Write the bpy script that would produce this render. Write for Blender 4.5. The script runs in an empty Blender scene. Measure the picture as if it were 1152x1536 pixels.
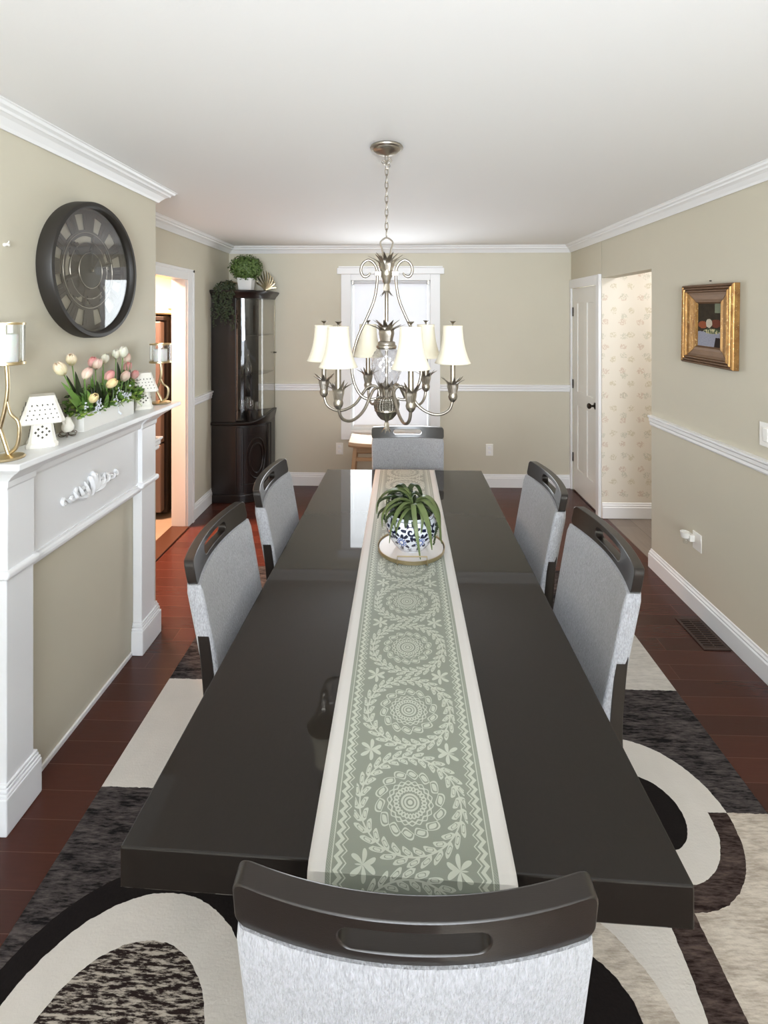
import bpy, math, random
from math import sin, cos, pi, radians, sqrt, atan2
from mathutils import Vector, Matrix
random.seed(7)
SC = bpy.context.scene
COL = SC.collection

# ------------------------------------------------------------------ camera, world, lights, exposure
F_PX = 710.0
CAM_Z = 1.738
cam_data = bpy.data.cameras.new('camera')
cam = bpy.data.objects.new('camera', cam_data); COL.objects.link(cam)
cam.location = (0, 0, CAM_Z)
cam.rotation_euler = (pi / 2, 0, math.atan(20 / F_PX))
cam_data.sensor_width = 36; cam_data.sensor_fit = 'AUTO'
cam_data.lens = 36 * F_PX / 1536
cam_data.shift_y = -294 / 1536
cam_data.clip_start = 0.05
SC.camera = cam

world = bpy.data.worlds.new('world'); SC.world = world; world.use_nodes = True
bg = world.node_tree.nodes['Background']
bg.inputs[0].default_value = (0.92, 0.96, 1.0, 1); bg.inputs[1].default_value = 1.6

def area(name, loc, rot, sx, sy, energy, color, spread=180):
    l = bpy.data.lights.new(name, 'AREA'); l.shape = 'RECTANGLE'; l.size = sx; l.size_y = sy
    l.energy = energy; l.color = color; l.spread = radians(spread)
    o = bpy.data.objects.new(name, l); COL.objects.link(o); o.location = loc; o.rotation_euler = rot
    return o
# daylight through the wide window behind the camera
area('daylight_front_window', (0.1, -4.85, 1.35), (radians(90), 0, 0), 2.9, 2.0, 82, (0.82, 0.90, 1.0))
# added fill light behind the camera, bounced off the ceiling to even the brightness
area('ceiling_bounce_fill', (0.2, -1.9, 1.72), (radians(133), 0, 0), 1.4, 1.4, 84, (0.87, 0.94, 1.0), 125)
# light of the far window
area('daylight_back_window', (-0.07, 4.74, 1.33), (radians(-90), 0, 0), 0.8, 1.55, 13, (0.90, 0.96, 1.0))
# kitchen and hall ceiling lamps, plus an added kitchen fill (out of sight)
area('kitchen_ceiling_light', (-2.48, 3.66, 2.40), (0, radians(-26), 0), 0.28, 0.28, 40, (1.0, 0.58, 0.38), 90)
area('kitchen_fill_light', (-2.75, 3.2, 2.42), (0, 0, 0), 1.0, 0.7, 5, (1.0, 0.80, 0.66))
area('hall_ceiling_light', (2.55, 3.4, 2.42), (0, 0, 0), 0.5, 0.5, 11, (0.96, 0.97, 1.0))

vs = SC.view_settings
vs.view_transform = 'Standard'; vs.look = 'None'; vs.exposure = 0.80; vs.gamma = 1; vs.use_curve_mapping = False
try:
    SC.cycles.max_bounces = 14; SC.cycles.diffuse_bounces = 8; SC.cycles.glossy_bounces = 6
    SC.cycles.transmission_bounces = 12; SC.cycles.transparent_max_bounces = 16
    SC.cycles.use_denoising = True; SC.cycles.caustics_refractive = False; SC.cycles.caustics_reflective = False
except Exception: pass

# ------------------------------------------------------------------ material helpers
def new_mat(name):
    m = bpy.data.materials.new(name); m.use_nodes = True
    return m, m.node_tree, m.node_tree.nodes['Principled BSDF']

def rgb(r, g, b):  # sRGB 0-255 -> linear
    f = lambda c: ((c / 255 + 0.055) / 1.055) ** 2.4 if c > 10 else c / 255 / 12.92
    return (f(r), f(g), f(b), 1)

def mat(name, col, rough=0.5, metal=0.0, coat=0.0, noise=0.0, nscale=20.0, bump=0.0, bscale=200.0, stretch=(1, 1, 1),
        trans=0.0, ior=1.45, alpha=1.0, sheen=0.0, emit=None, estr=0, coat_rough=0.05, sss=0.0):
    m, nt, b = new_mat(name)
    b.inputs['Base Color'].default_value = col
    b.inputs['Roughness'].default_value = rough
    b.inputs['Metallic'].default_value = metal
    b.inputs['Coat Weight'].default_value = coat
    b.inputs['Coat Roughness'].default_value = coat_rough
    b.inputs['Transmission Weight'].default_value = trans
    b.inputs['IOR'].default_value = ior
    b.inputs['Alpha'].default_value = alpha
    b.inputs['Sheen Weight'].default_value = sheen
    if sss:
        b.inputs['Subsurface Weight'].default_value = sss
        b.inputs['Subsurface Scale'].default_value = 0.02
    if emit:
        b.inputs['Emission Color'].default_value = emit; b.inputs['Emission Strength'].default_value = estr
    tc = nt.nodes.new('ShaderNodeTexCoord'); mp = nt.nodes.new('ShaderNodeMapping')
    nt.links.new(tc.outputs['Object'], mp.inputs[0]); mp.inputs['Scale'].default_value = stretch
    if noise:
        n = nt.nodes.new('ShaderNodeTexNoise'); n.inputs['Scale'].default_value = nscale; n.inputs['Detail'].default_value = 5
        nt.links.new(mp.outputs[0], n.inputs['Vector'])
        mx = nt.nodes.new('ShaderNodeMix'); mx.data_type = 'RGBA'
        mx.inputs['A'].default_value = tuple(c * (1 - noise) for c in col[:3]) + (1,)
        mx.inputs['B'].default_value = tuple(min(1, c * (1 + noise)) for c in col[:3]) + (1,)
        nt.links.new(n.outputs['Fac'], mx.inputs['Factor']); nt.links.new(mx.outputs['Result'], b.inputs['Base Color'])
    if bump:
        n = nt.nodes.new('ShaderNodeTexNoise'); n.inputs['Scale'].default_value = bscale; n.inputs['Detail'].default_value = 3
        nt.links.new(mp.outputs[0], n.inputs['Vector'])
        bp = nt.nodes.new('ShaderNodeBump'); bp.inputs['Strength'].default_value = bump; bp.inputs['Distance'].default_value = 0.002
        nt.links.new(n.outputs['Fac'], bp.inputs['Height']); nt.links.new(bp.outputs[0], b.inputs['Normal'])
    return m

class X:
    """small expression builder over shader math nodes"""
    def __init__(s, nt, v): s.nt, s.v = nt, v
    def _m(s, op, *a):
        n = s.nt.nodes.new('ShaderNodeMath'); n.operation = op
        for i, q in enumerate((s,) + a):
            q = q.v if isinstance(q, X) else q
            if isinstance(q, (int, float)): n.inputs[i].default_value = q
            else: s.nt.links.new(q, n.inputs[i])
        return X(s.nt, n.outputs[0])
    def __add__(s, o): return s._m('ADD', o)
    __radd__ = __add__
    def __sub__(s, o): return s._m('SUBTRACT', o)
    def __rsub__(s, o): return X(s.nt, o)._m('SUBTRACT', s) if not isinstance(o, X) else o - s
    def __mul__(s, o): return s._m('MULTIPLY', o)
    __rmul__ = __mul__
    def __truediv__(s, o): return s._m('DIVIDE', o)
    def lt(s, o): return s._m('LESS_THAN', o)
    def gt(s, o): return s._m('GREATER_THAN', o)
    def abs(s): return s._m('ABSOLUTE')
    def sin(s): return s._m('SINE')
    def cos(s): return s._m('COSINE')
    def sqrt(s): return s._m('SQRT')
    def frac(s): return s._m('FRACT')
    def floor(s): return s._m('FLOOR')
    def mx(s, o): return s._m('MAXIMUM', o)
    def mn(s, o): return s._m('MINIMUM', o)
    def atan2(s, o): return s._m('ARCTAN2', o)
    def inv(s): return X(s.nt, 1.0)._m('SUBTRACT', s)
    def between(s, a, b): return s.gt(a) * s.lt(b)
    def near(s, a, w): return (s - a).abs().lt(w)

def colmix(nt, fac, a, b):
    n = nt.nodes.new('ShaderNodeMix'); n.data_type = 'RGBA'
    for key, q in (('Factor', fac), ('A', a), ('B', b)):
        q = q.v if isinstance(q, X) else q
        if isinstance(q, (int, float)): n.inputs[key].default_value = q
        elif isinstance(q, tuple): n.inputs[key].default_value = q
        else: nt.links.new(q, n.inputs[key])
    return n.outputs['Result']

def coords(nt, kind='Object'):
    tc = nt.nodes.new('ShaderNodeTexCoord'); sp = nt.nodes.new('ShaderNodeSeparateXYZ')
    nt.links.new(tc.outputs[kind], sp.inputs[0])
    return X(nt, sp.outputs[0]), X(nt, sp.outputs[1]), X(nt, sp.outputs[2]), tc.outputs[kind]

def noise(nt, vec, scale, detail=3, stretch=(1, 1, 1), rough=0.5):
    mp = nt.nodes.new('ShaderNodeMapping'); mp.inputs['Scale'].default_value = stretch
    nt.links.new(vec, mp.inputs[0])
    n = nt.nodes.new('ShaderNodeTexNoise'); n.inputs['Scale'].default_value = scale; n.inputs['Detail'].default_value = detail
    n.inputs['Roughness'].default_value = rough
    nt.links.new(mp.outputs[0], n.inputs['Vector'])
    return X(nt, n.outputs['Fac'])

def bumpit(nt, b, h, strength, dist):
    bp = nt.nodes.new('ShaderNodeBump'); bp.inputs['Strength'].default_value = strength; bp.inputs['Distance'].default_value = dist
    nt.links.new(h.v, bp.inputs['Height']); nt.links.new(bp.outputs[0], b.inputs['Normal'])

WALLC = rgb(205, 199, 181)
M = {}
M['wall'] = mat('wall_paint', WALLC, 0.6, noise=0.03, nscale=3, bump=0.15, bscale=260)
M['ceiling'] = mat('ceiling_paint', rgb(238, 237, 236), 0.8, bump=0.1, bscale=150)
M['white'] = mat('white_trim_paint', rgb(236, 236, 236), 0.35)
M['door'] = mat('door_paint', rgb(232, 230, 224), 0.35)
M['mantel'] = mat('mantel_paint', rgb(236, 237, 239), 0.32)
M['espresso'] = mat('espresso_wood', rgb(32, 26, 22), 0.32, coat=0.45, noise=0.15, nscale=14, stretch=(1, 12, 12), bump=0.08, bscale=90, coat_rough=0.15)
M['cabinet'] = mat('cabinet_wood', rgb(24, 17, 15), 0.35, coat=0.22, noise=0.25, nscale=8, stretch=(6, 6, 1), coat_rough=0.08)
M['nickel'] = mat('brushed_nickel', rgb(176, 169, 158), 0.34, metal=1.0, noise=0.12, nscale=40)
M['gold'] = mat('gold_metal', rgb(206, 188, 152), 0.30, metal=1.0, noise=0.1, nscale=30, bump=0.3, bscale=60)
M['black'] = mat('black_metal', rgb(40, 36, 31), 0.5, noise=0.15, nscale=8)
M['dial'] = mat('dial_dark', rgb(60, 50, 42), 0.5, metal=0.2, noise=0.25, nscale=12)
M['dial_back'] = mat('dial_back', rgb(190, 184, 170), 0.7)
M['bronze'] = mat('dark_bronze', rgb(54, 46, 38), 0.35, metal=0.8)
M['ceramic'] = mat('cream_ceramic', rgb(236, 233, 224), 0.25, coat=0.3)
M['hole'] = mat('pierced_hole', rgb(88, 84, 76), 0.9)
M['plastic'] = mat('white_plastic', rgb(240, 238, 232), 0.35)
M['candle'] = mat('candle_wax', rgb(240, 240, 238), 0.5, sss=0.3)
M['light_wood'] = mat('light_wood', rgb(176, 148, 116), 0.5, noise=0.15, nscale=10, stretch=(1, 8, 8))
M['marble'] = mat('tray_marble', rgb(226, 220, 216), 0.15, noise=0.04, nscale=10)
M['soil'] = mat('dark_soil', rgb(48, 40, 32), 0.9, bump=0.8, bscale=80)
M['planter'] = mat('planter_paint', rgb(232, 231, 228), 0.5)
M['shade'] = mat('shade_fabric', rgb(236, 228, 206), 0.85, bump=0.08, bscale=400, sheen=0.2)
M['steel'] = mat('stainless_steel', rgb(118, 104, 100), 0.4, metal=0.35, noise=0.05, nscale=6, stretch=(20, 20, 1))
M['fridge_dark'] = mat('fridge_gap', rgb(30, 22, 18), 0.6)
M['cream_cab'] = mat('cream_cabinet', rgb(240, 222, 176), 0.45)
M['brass'] = mat('brass_handle', rgb(190, 140, 70), 0.3, metal=1.0)
M['tile'] = mat('kitchen_tile', rgb(142, 128, 112), 0.4, noise=0.15, nscale=6)
M['threshold'] = mat('threshold_wood', rgb(70, 42, 28), 0.4)
M['vent'] = mat('floor_vent_brown', rgb(62, 44, 36), 0.5)
M['vent_dark'] = mat('vent_dark', rgb(16, 12, 10), 0.9)
M['blind'] = mat('blind_fabric', rgb(246, 246, 248), 0.8)
M['screen_white'] = mat('small_white_flower', rgb(236, 240, 250), 0.6)
M['nest'] = mat('nest_rings', rgb(110, 100, 92), 0.4, metal=0.3)
M['stem'] = mat('green_stem', rgb(112, 150, 72), 0.5)
M['leaf_bright'] = mat('bright_leaf', rgb(150, 176, 84), 0.5, noise=0.25, nscale=40)
M['leaf_mid'] = mat('mid_leaf', rgb(96, 130, 62), 0.5, noise=0.3, nscale=40)
M['leaf_dark'] = mat('dark_leaf', rgb(44, 54, 30), 0.55, noise=0.35, nscale=50)
M['leaf_ball'] = mat('ball_leaf', rgb(86, 108, 54), 0.5, noise=0.45, nscale=60)
M['succulent'] = mat('succulent_leaf', rgb(104, 118, 74), 0.4, noise=0.5, nscale=16)
M['succulent_dark'] = mat('succulent_dark_leaf', rgb(58, 72, 44), 0.45, noise=0.3, nscale=30)

def glass_mat(name, tint=(1, 1, 1, 1), rough=0.0, facing=0.12, ior=1.45):
    """thin clear glass: transparent with a fresnel reflection"""
    m, nt, b = new_mat(name); nt.nodes.remove(b)
    out = nt.nodes['Material Output']
    tr = nt.nodes.new('ShaderNodeBsdfTransparent'); tr.inputs[0].default_value = tint
    gl = nt.nodes.new('ShaderNodeBsdfGlossy'); gl.inputs['Roughness'].default_value = rough
    fr = nt.nodes.new('ShaderNodeFresnel'); ge = nt.nodes.new('ShaderNodeNewGeometry')
    bf = X(nt, ge.outputs['Backfacing'])            # same reflectance from either side of the thin pane
    nt.links.new((bf.inv() * ior + bf * (1 / ior)).v, fr.inputs[0])
    f = X(nt, fr.outputs[0]) + facing
    mx = nt.nodes.new('ShaderNodeMixShader')
    nt.links.new(f.v, mx.inputs[0]); nt.links.new(tr.outputs[0], mx.inputs[1]); nt.links.new(gl.outputs[0], mx.inputs[2])
    nt.links.new(mx.outputs[0], out.inputs[0])
    return m
M['glass'] = glass_mat('clear_glass', (0.97, 0.98, 0.98, 1), 0.02, 0.03)
M['clock_glass'] = glass_mat('clock_glass', (0.95, 0.95, 0.94, 1), 0.01, 0.03)
M['cab_glass'] = glass_mat('cabinet_glass', (0.86, 0.85, 0.82, 1), 0.03, 0.05)
M['goblet'] = glass_mat('goblet_glass', (0.98, 0.99, 0.99, 1), 0.02, 0.04)
M['cut_glass'] = glass_mat('pineapple_glass', (0.93, 0.93, 0.94, 1), 0.12, 0.20)

def blind_mat():
    m, nt, b = new_mat('blind_fabric'); out = nt.nodes['Material Output']
    b.inputs['Base Color'].default_value = rgb(246, 246, 248); b.inputs['Roughness'].default_value = 0.9
    tl = nt.nodes.new('ShaderNodeBsdfTranslucent'); tl.inputs[0].default_value = rgb(250, 250, 252)
    mx = nt.nodes.new('ShaderNodeMixShader'); mx.inputs[0].default_value = 0.45
    nt.links.new(b.outputs[0], mx.inputs[1]); nt.links.new(tl.outputs[0], mx.inputs[2]); nt.links.new(mx.outputs[0], out.inputs[0])
    return m
M['blind'] = blind_mat()

def wood_floor():
    m, nt, b = new_mat('cherry_floor')
    x, y, z, vec = coords(nt)
    row = (y / 0.1).floor()
    fy = (y / 0.1).frac()
    off = (row * 12.9898).sin() * 43758.5
    xs = x / 1.3 + off.frac()
    fx = xs.frac(); cell = xs.floor()
    rnd = ((row * 78.233 + cell * 37.719).sin() * 43758.5453).frac()
    g = noise(nt, vec, 9, 6, (1.2, 16, 1))
    base = colmix(nt, rnd, rgb(66, 32, 24), rgb(84, 42, 32))
    base = colmix(nt, g * 0.55, base, rgb(50, 27, 22))
    seam = fy.lt(0.02).mx(fx.lt(0.0014))
    base = colmix(nt, seam * 0.40, base, rgb(128, 88, 76))
    nt.links.new(base, b.inputs['Base Color'])
    b.inputs['Roughness'].default_value = 0.27
    b.inputs['Specular IOR Level'].default_value = 0.35
    b.inputs['Coat Weight'].default_value = 0.08; b.inputs['Coat Roughness'].default_value = 0.12
    bumpit(nt, b, g, 0.06, 0.002)
    return m
M['floor'] = wood_floor()

def hall_floor():
    m, nt, b = new_mat('grey_plank_floor')
    x, y, z, vec = coords(nt)
    row = (x / 0.18).floor()
    rnd = ((row * 12.3 + (y / 1.2 + row * 0.37).floor() * 7.7).sin() * 4375.5).frac()
    g = noise(nt, vec, 5, 6, (9, 1, 1))
    base = colmix(nt, rnd * 0.6 + g * 0.4, rgb(92, 82, 75), rgb(150, 138, 126))
    seam = (x / 0.18).frac().lt(0.03)
    base = colmix(nt, seam * 0.7, base, rgb(80, 70, 62))
    nt.links.new(base, b.inputs['Base Color']); b.inputs['Roughness'].default_value = 0.4
    return m
M['hall_floor'] = hall_floor()

def table_mat():
    m, nt, b = new_mat('table_espresso')
    x, y, z, vec = coords(nt)
    g = noise(nt, vec, 260, 4, (1, 0.6, 1))
    g2 = noise(nt, vec, 6, 6, (14, 1, 1))
    base = colmix(nt, g, rgb(12, 9, 7), rgb(26, 21, 17))
    base = colmix(nt, g2 * 0.5, base, rgb(15, 12, 10))
    nt.links.new(base, b.inputs['Base Color'])
    b.inputs['Roughness'].default_value = 0.6; b.inputs['Specular IOR Level'].default_value = 0.2
    b.inputs['Coat Weight'].default_value = 1.0; b.inputs['Coat Roughness'].default_value = 0.02; b.inputs['Coat IOR'].default_value = 1.38; b.inputs['Coat Tint'].default_value = (1, 0.95, 0.88, 1)
    bumpit(nt, b, g, 0.03, 0.001)
    return m
M['table'] = table_mat()

def fabric_mat():
    m, nt, b = new_mat('grey_woven_fabric')
    x, y, z, vec = coords(nt)
    n1 = noise(nt, vec, 260, 2, (1.6, 1, 0.5)); n2 = noise(nt, vec, 120, 3, (1.5, 1.5, 0.5)); n3 = noise(nt, vec, 9, 2)
    f = (n1 * 0.65 + n2 * 0.35)
    base = colmix(nt, (f - 0.32) * 2.4, rgb(134, 135, 138), rgb(186, 187, 194))
    base = colmix(nt, n3 * 0.25, base, rgb(186, 184, 180))
    nt.links.new(base, b.inputs['Base Color']); b.inputs['Roughness'].default_value = 0.95
    b.inputs['Sheen Weight'].default_value = 0.3
    bumpit(nt, b, f, 0.8, 0.006)
    return m
M['fabric'] = fabric_mat()

def wallpaper_mat():
    m, nt, b = new_mat('sprig_wallpaper')
    x, y, z, vec = coords(nt)
    base = rgb(228, 221, 208)
    res = colmix(nt, noise(nt, vec, 4, 3) * 0.4, base, rgb(222, 210, 190))
    for k, (sx, sz, ox, oz, c) in enumerate([(0.15, 0.21, 0.02, 0.0, rgb(204, 194, 168)), (0.15, 0.21, 0.09, 0.1, rgb(206, 186, 168)), (0.19, 0.17, 0.05, 0.05, rgb(200, 196, 178))]):
        u = (((x + ox) / sx).frac() - 0.5) * sx; v = (((z + oz) / sz).frac() - 0.5) * sz
        n = noise(nt, vec, 34 + 9 * k, 3)
        d = (u * u + v * v * 1.4).sqrt()
        msk = (n * 0.055 - d * 0.9 - 0.001).gt(0.0)
        d2 = ((u + 0.012) * (u + 0.012) + (v - 0.008) * (v - 0.008)).sqrt()
        fac = msk * noise(nt, vec, 90, 2).gt(0.47)
        res = colmix(nt, fac * 0.75, res, c)
        res = colmix(nt, d2.lt(0.0055) * 0.7, res, c)
    nt.links.new(res, b.inputs['Base Color']); b.inputs['Roughness'].default_value = 0.6
    return m
M['wallpaper'] = wallpaper_mat()

def rug_mat():
    m, nt, b = new_mat('rug_pile')
    x, y, z, vec = coords(nt)
    wob = noise(nt, vec, 45, 2)
    xx = x + (wob - 0.5) * 0.008; yy = y + (noise(nt, vec, 52, 2) - 0.5) * 0.008
    def circ(cx, cy): return ((xx - cx) * (xx - cx) + (yy - cy) * (yy - cy)).sqrt()
    slub = noise(nt, vec, 78, 4, (0.30, 1.7, 1), 0.7)
    slub2 = noise(nt, vec, 16, 3, (0.5, 2.2, 1))
    st = ((slub * 0.7 + slub2 * 0.45 - 0.47) * 4.0).mx(0.0).mn(1.0)
    fine = noise(nt, vec, 160, 2)
    cream = colmix(nt, noise(nt, vec, 14, 3) * 0.5, rgb(214, 208, 200), rgb(190, 184, 176))
    dark = colmix(nt, st * 0.9, rgb(24, 21, 22), rgb(96, 88, 86))
    brown = colmix(nt, st, rgb(36, 24, 22), rgb(92, 78, 72))
    beige = colmix(nt, st * 0.75, rgb(208, 198, 184), rgb(140, 126, 112))
    slubs = colmix(nt, ((slub - 0.47) * 8.0).mx(0.0).mn(1.0), rgb(40, 30, 28), rgb(178, 168, 156))
    black = colmix(nt, fine * 0.6, rgb(20, 17, 17), rgb(38, 31, 29))
    res = dark
    # light blocks beyond; dark past the right one is shade put into the colour
    res = colmix(nt, yy.between(2.215, 2.75) * xx.gt(0.55), res, colmix(nt, st * 0.5, rgb(204, 198, 190), rgb(150, 144, 138)))
    res = colmix(nt, yy.between(1.705, 2.222) * xx.lt(-0.35), res, cream)
    # lower right field
    res = colmix(nt, yy.lt(1.675) * xx.gt(0.3), res, beige)
    # big lower circle with cream band and dark core
    low = yy.lt(1.40) * xx.gt(0.15)
    res = colmix(nt, low * xx.lt(0.857), res, brown)
    res = colmix(nt, low * circ(-0.539, 1.357).lt(1.31), res, cream)
    res = colmix(nt, yy.lt(1.46) * circ(0.35, 1.099).lt(0.346), res, beige)
    res = colmix(nt, circ(0.454, 1.161).lt(0.146), res, black)
    # right ring
    c2 = circ(0.858, 1.675); up = yy.gt(1.675)
    res = colmix(nt, c2.lt(0.284), res, colmix(nt, up, brown, cream))
    res = colmix(nt, c2.lt(0.219), res, cream)
    res = colmix(nt, c2.lt(0.129), res, black)
    # left ring
    c1 = circ(-0.677, 1.070)
    res = colmix(nt, c1.lt(0.40), res, black)
    res = colmix(nt, c1.lt(0.326), res, cream)
    res = colmix(nt, c1.lt(0.218), res, slubs)
    nt.links.new(res, b.inputs['Base Color']); b.inputs['Roughness'].default_value = 1.0
    b.inputs['Specular IOR Level'].default_value = 0.15
    bumpit(nt, b, slub * 0.25 + fine * 0.3, 0.5, 0.005)
    return m
M['rug'] = rug_mat()

def runner_mat():
    m, nt, b = new_mat('damask_runner')
    u, v, w, vec = coords(nt, 'UV')
    au = u.abs()
    P = 0.223
    vv = ((v / P).frac() - 0.5) * P
    d = (u * u * 0.86 + vv * vv * 0.98).sqrt()
    th = u.atan2(vv)
    pat = d.lt(0.0045)
    pat = pat.mx(d.near(0.0095, 0.0018)).mx(d.near(0.0155, 0.0020))
    # small loops ring
    r1 = (d - 0.0265); pat = pat.mx((r1 * r1 + ((th * 12).sin() * 0.0042) * ((th * 12).sin() * 0.0042)).sqrt().near(0.0042, 0.0014))
    pat = pat.mx((d - (th * 18).sin() * 0.0016).near(0.0365, 0.0016))
    pat = pat.mx((d + (th * 18).sin() * 0.0016).near(0.0415, 0.0011))
    # ring of slanted leaves, outlined
    ph = th * 7 + d * 70
    lf = (ph.sin().abs() * 0.0105 - (d - 0.0575).abs())
    pat = pat.mx(lf.between(0.0, 0.0028)).mx(lf.gt(0.0056))
    # wreath of leafy sprigs
    def wreath(rad, n, k, amp, ph0=0.0):
        q = ((th * n + d * k + ph0).sin().abs()) * amp - (d - rad).abs()
        return q
    w1 = wreath(0.0875, 13, 150, 0.0115); w2 = wreath(0.1035, 14, -170, 0.0115, 1.0)
    lim = au.lt(0.112)
    wr = (w1.gt(0.0030)).mx(w2.gt(0.0030)).mx(d.near(0.095, 0.0014)) * lim
    wr = wr * (w1.near(0.0078, 0.0006).mx(w2.near(0.0078, 0.0006))).inv()
    pat = pat.mx(wr)
    # corner sprigs between medallions
    sv = vv.abs() - P / 2; su = au - 0.088
    dd = (su * su + sv * sv).sqrt(); t2 = su.atan2(sv)
    pat = pat.mx(((t2 * 3 + 0.5 + dd * 30).sin().abs() * 0.030 - dd).gt(0.004) * d.gt(0.106) * au.lt(0.113))
    # zigzags
    zz = ((v / 0.0195).frac() - 0.5).abs() * 0.019
    pat = pat.mx((au + zz - 0.1375).abs().lt(0.0042)).mx((au + zz - 0.1275).abs().lt(0.0013))
    pat = pat.mx(au.near(0.1445, 0.0010))
    pat = pat.mx((au.near(0.149, 0.0035) * ((v / 0.004 + u / 0.004).frac().gt(0.6))) * 0.35)
    sage = rgb(134, 140, 128); light = rgb(196, 201, 188); border = rgb(214, 211, 208)
    weave = noise(nt, vec, 900, 1)
    fold = noise(nt, vec, 10, 2)
    c = colmix(nt, pat * 0.92, sage, light)
    c = colmix(nt, au.gt(0.154), c, border)
    c = colmix(nt, weave * 0.18, c, rgb(120, 124, 112))
    nt.links.new(c, b.inputs['Base Color']); b.inputs['Roughness'].default_value = 0.55
    b.inputs['Sheen Weight'].default_value = 0.25
    bumpit(nt, b, pat * 0.25 + weave * 0.3 + fold * 0.4, 0.25, 0.001)
    return m
M['runner'] = runner_mat()

def pot_mat():
    m, nt, b = new_mat('blue_white_porcelain')
    u, v, w, vec = coords(nt, 'UV')   # u = angle/2pi, v = height in m
    n = 8.0
    cell = (u * n).floor()
    fu = ((u * n).frac() - 0.5) * 0.078
    v1 = v - 0.105
    d = (fu * fu + v1 * v1).sqrt(); th = fu.atan2(v1)
    spiral = ((th * 1.0 + d * 380).sin()).gt(-0.1) * d.between(0.002, 0.020)
    leafs = ((th * 3.5 + 0.4).sin().abs() * 0.048 - d).gt(0.008) * d.gt(0.018)
    fu2 = ((u * n + 0.5).frac() - 0.5) * 0.075; v2 = v - 0.058
    d2 = (fu2 * fu2 + v2 * v2).sqrt(); th2 = fu2.atan2(v2)
    fl = d2.near(0.010, 0.0022).mx(((th2 * 6).sin().abs() * 0.008 + 0.013 - d2).gt(0.0) * d2.gt(0.0135) * ((th2 * 6).sin().abs().gt(0.55)))
    leafs2 = ((th2 * 3 + 1.1).sin().abs() * 0.042 - d2).gt(0.004) * d2.gt(0.021)
    fu3 = ((u * 14).frac() - 0.5) * 0.035; v3 = v - 0.022
    d3 = (fu3 * fu3 + v3 * v3).sqrt(); th3 = fu3.atan2(v3)
    bot = ((th3 * 3).sin().abs() * 0.013 - d3).gt(0.002)
    lines = v.near(0.137, 0.0011).mx(v.near(0.010, 0.001))
    p = spiral.mx(leafs).mx(leafs2).mx(bot).mx(lines) * v.lt(0.142)
    c = colmix(nt, p, rgb(232, 236, 244), rgb(24, 30, 62))
    c = colmix(nt, fl * p.inv() * v.lt(0.13), c, rgb(60, 92, 170))
    nt.links.new(c, b.inputs['Base Color']); b.inputs['Roughness'].default_value = 0.12; b.inputs['Coat Weight'].default_value = 0.6
    return m
M['pot'] = pot_mat()

def painting_mat():
    m, nt, b = new_mat('still_life_canvas')
    u, v, w, vec = coords(nt, 'UV')   # 0..1
    n = noise(nt, vec, 7, 4); n2 = noise(nt, vec, 14, 3)
    uu = u + (n - 0.5) * 0.06; v_ = v + (n2 - 0.5) * 0.06
    c = colmix(nt, n, rgb(30, 24, 18), rgb(78, 66, 46))
    def ell(cx, cy, rx, ry): return (((uu - cx) / rx) * ((uu - cx) / rx) + ((v_ - cy) / ry) * ((v_ - cy) / ry)).sqrt().lt(1.0)
    c = colmix(nt, (u.gt(0.74) * v.gt(0.78)), c, rgb(140, 148, 124))
    c = colmix(nt, (v_ - u * 0.05).lt(0.34), c, rgb(168, 170, 186))
    c = colmix(nt, (v_.lt(0.22) * (u - v * 0.3).gt(0.72)), c, rgb(44, 30, 26))
    c = colmix(nt, ell(0.78, 0.54, 0.24, 0.09), c, rgb(120, 62, 42))
    c = colmix(nt, ell(0.22, 0.50, 0.20, 0.085), c, rgb(160, 88, 54))
    c = colmix(nt, ell(0.50, 0.54, 0.14, 0.10), c, rgb(214, 204, 184))
    c = colmix(nt, ell(0.62, 0.36, 0.36, 0.06), c, colmix(nt, n2.gt(0.5), rgb(80, 96, 66), rgb(212, 204, 160)))
    c = colmix(nt, noise(nt, vec, 30, 3) * 0.45, c, rgb(20, 16, 12))
    nt.links.new(c, b.inputs['Base Color']); b.inputs['Roughness'].default_value = 0.7; b.inputs['Specular IOR Level'].default_value = 0.15
    return m
M['painting'] = painting_mat()

def frame_mat():
    m, nt, b = new_mat('antique_gilt')
    x, y, z, vec = coords(nt)
    n = noise(nt, vec, 22, 5, (1, 3, 1)); n2 = noise(nt, vec, 90, 3)
    c = colmix(nt, ((n - 0.30) * 2.0).mx(0.0).mn(1.0), rgb(140, 100, 58), rgb(196, 152, 90))
    c = colmix(nt, n2.gt(0.64) * 0.6, c, rgb(226, 200, 150))
    nt.links.new(c, b.inputs['Base Color']); b.inputs['Roughness'].default_value = 0.34; b.inputs['Metallic'].default_value = 0.65
    bumpit(nt, b, n2, 0.3, 0.002)
    return m
M['gilt'] = frame_mat()
M['gilt_dark'] = mat('brown_gilt', rgb(112, 84, 60), 0.4, metal=0.35, noise=0.3, nscale=18, stretch=(1, 1, 4))

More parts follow.
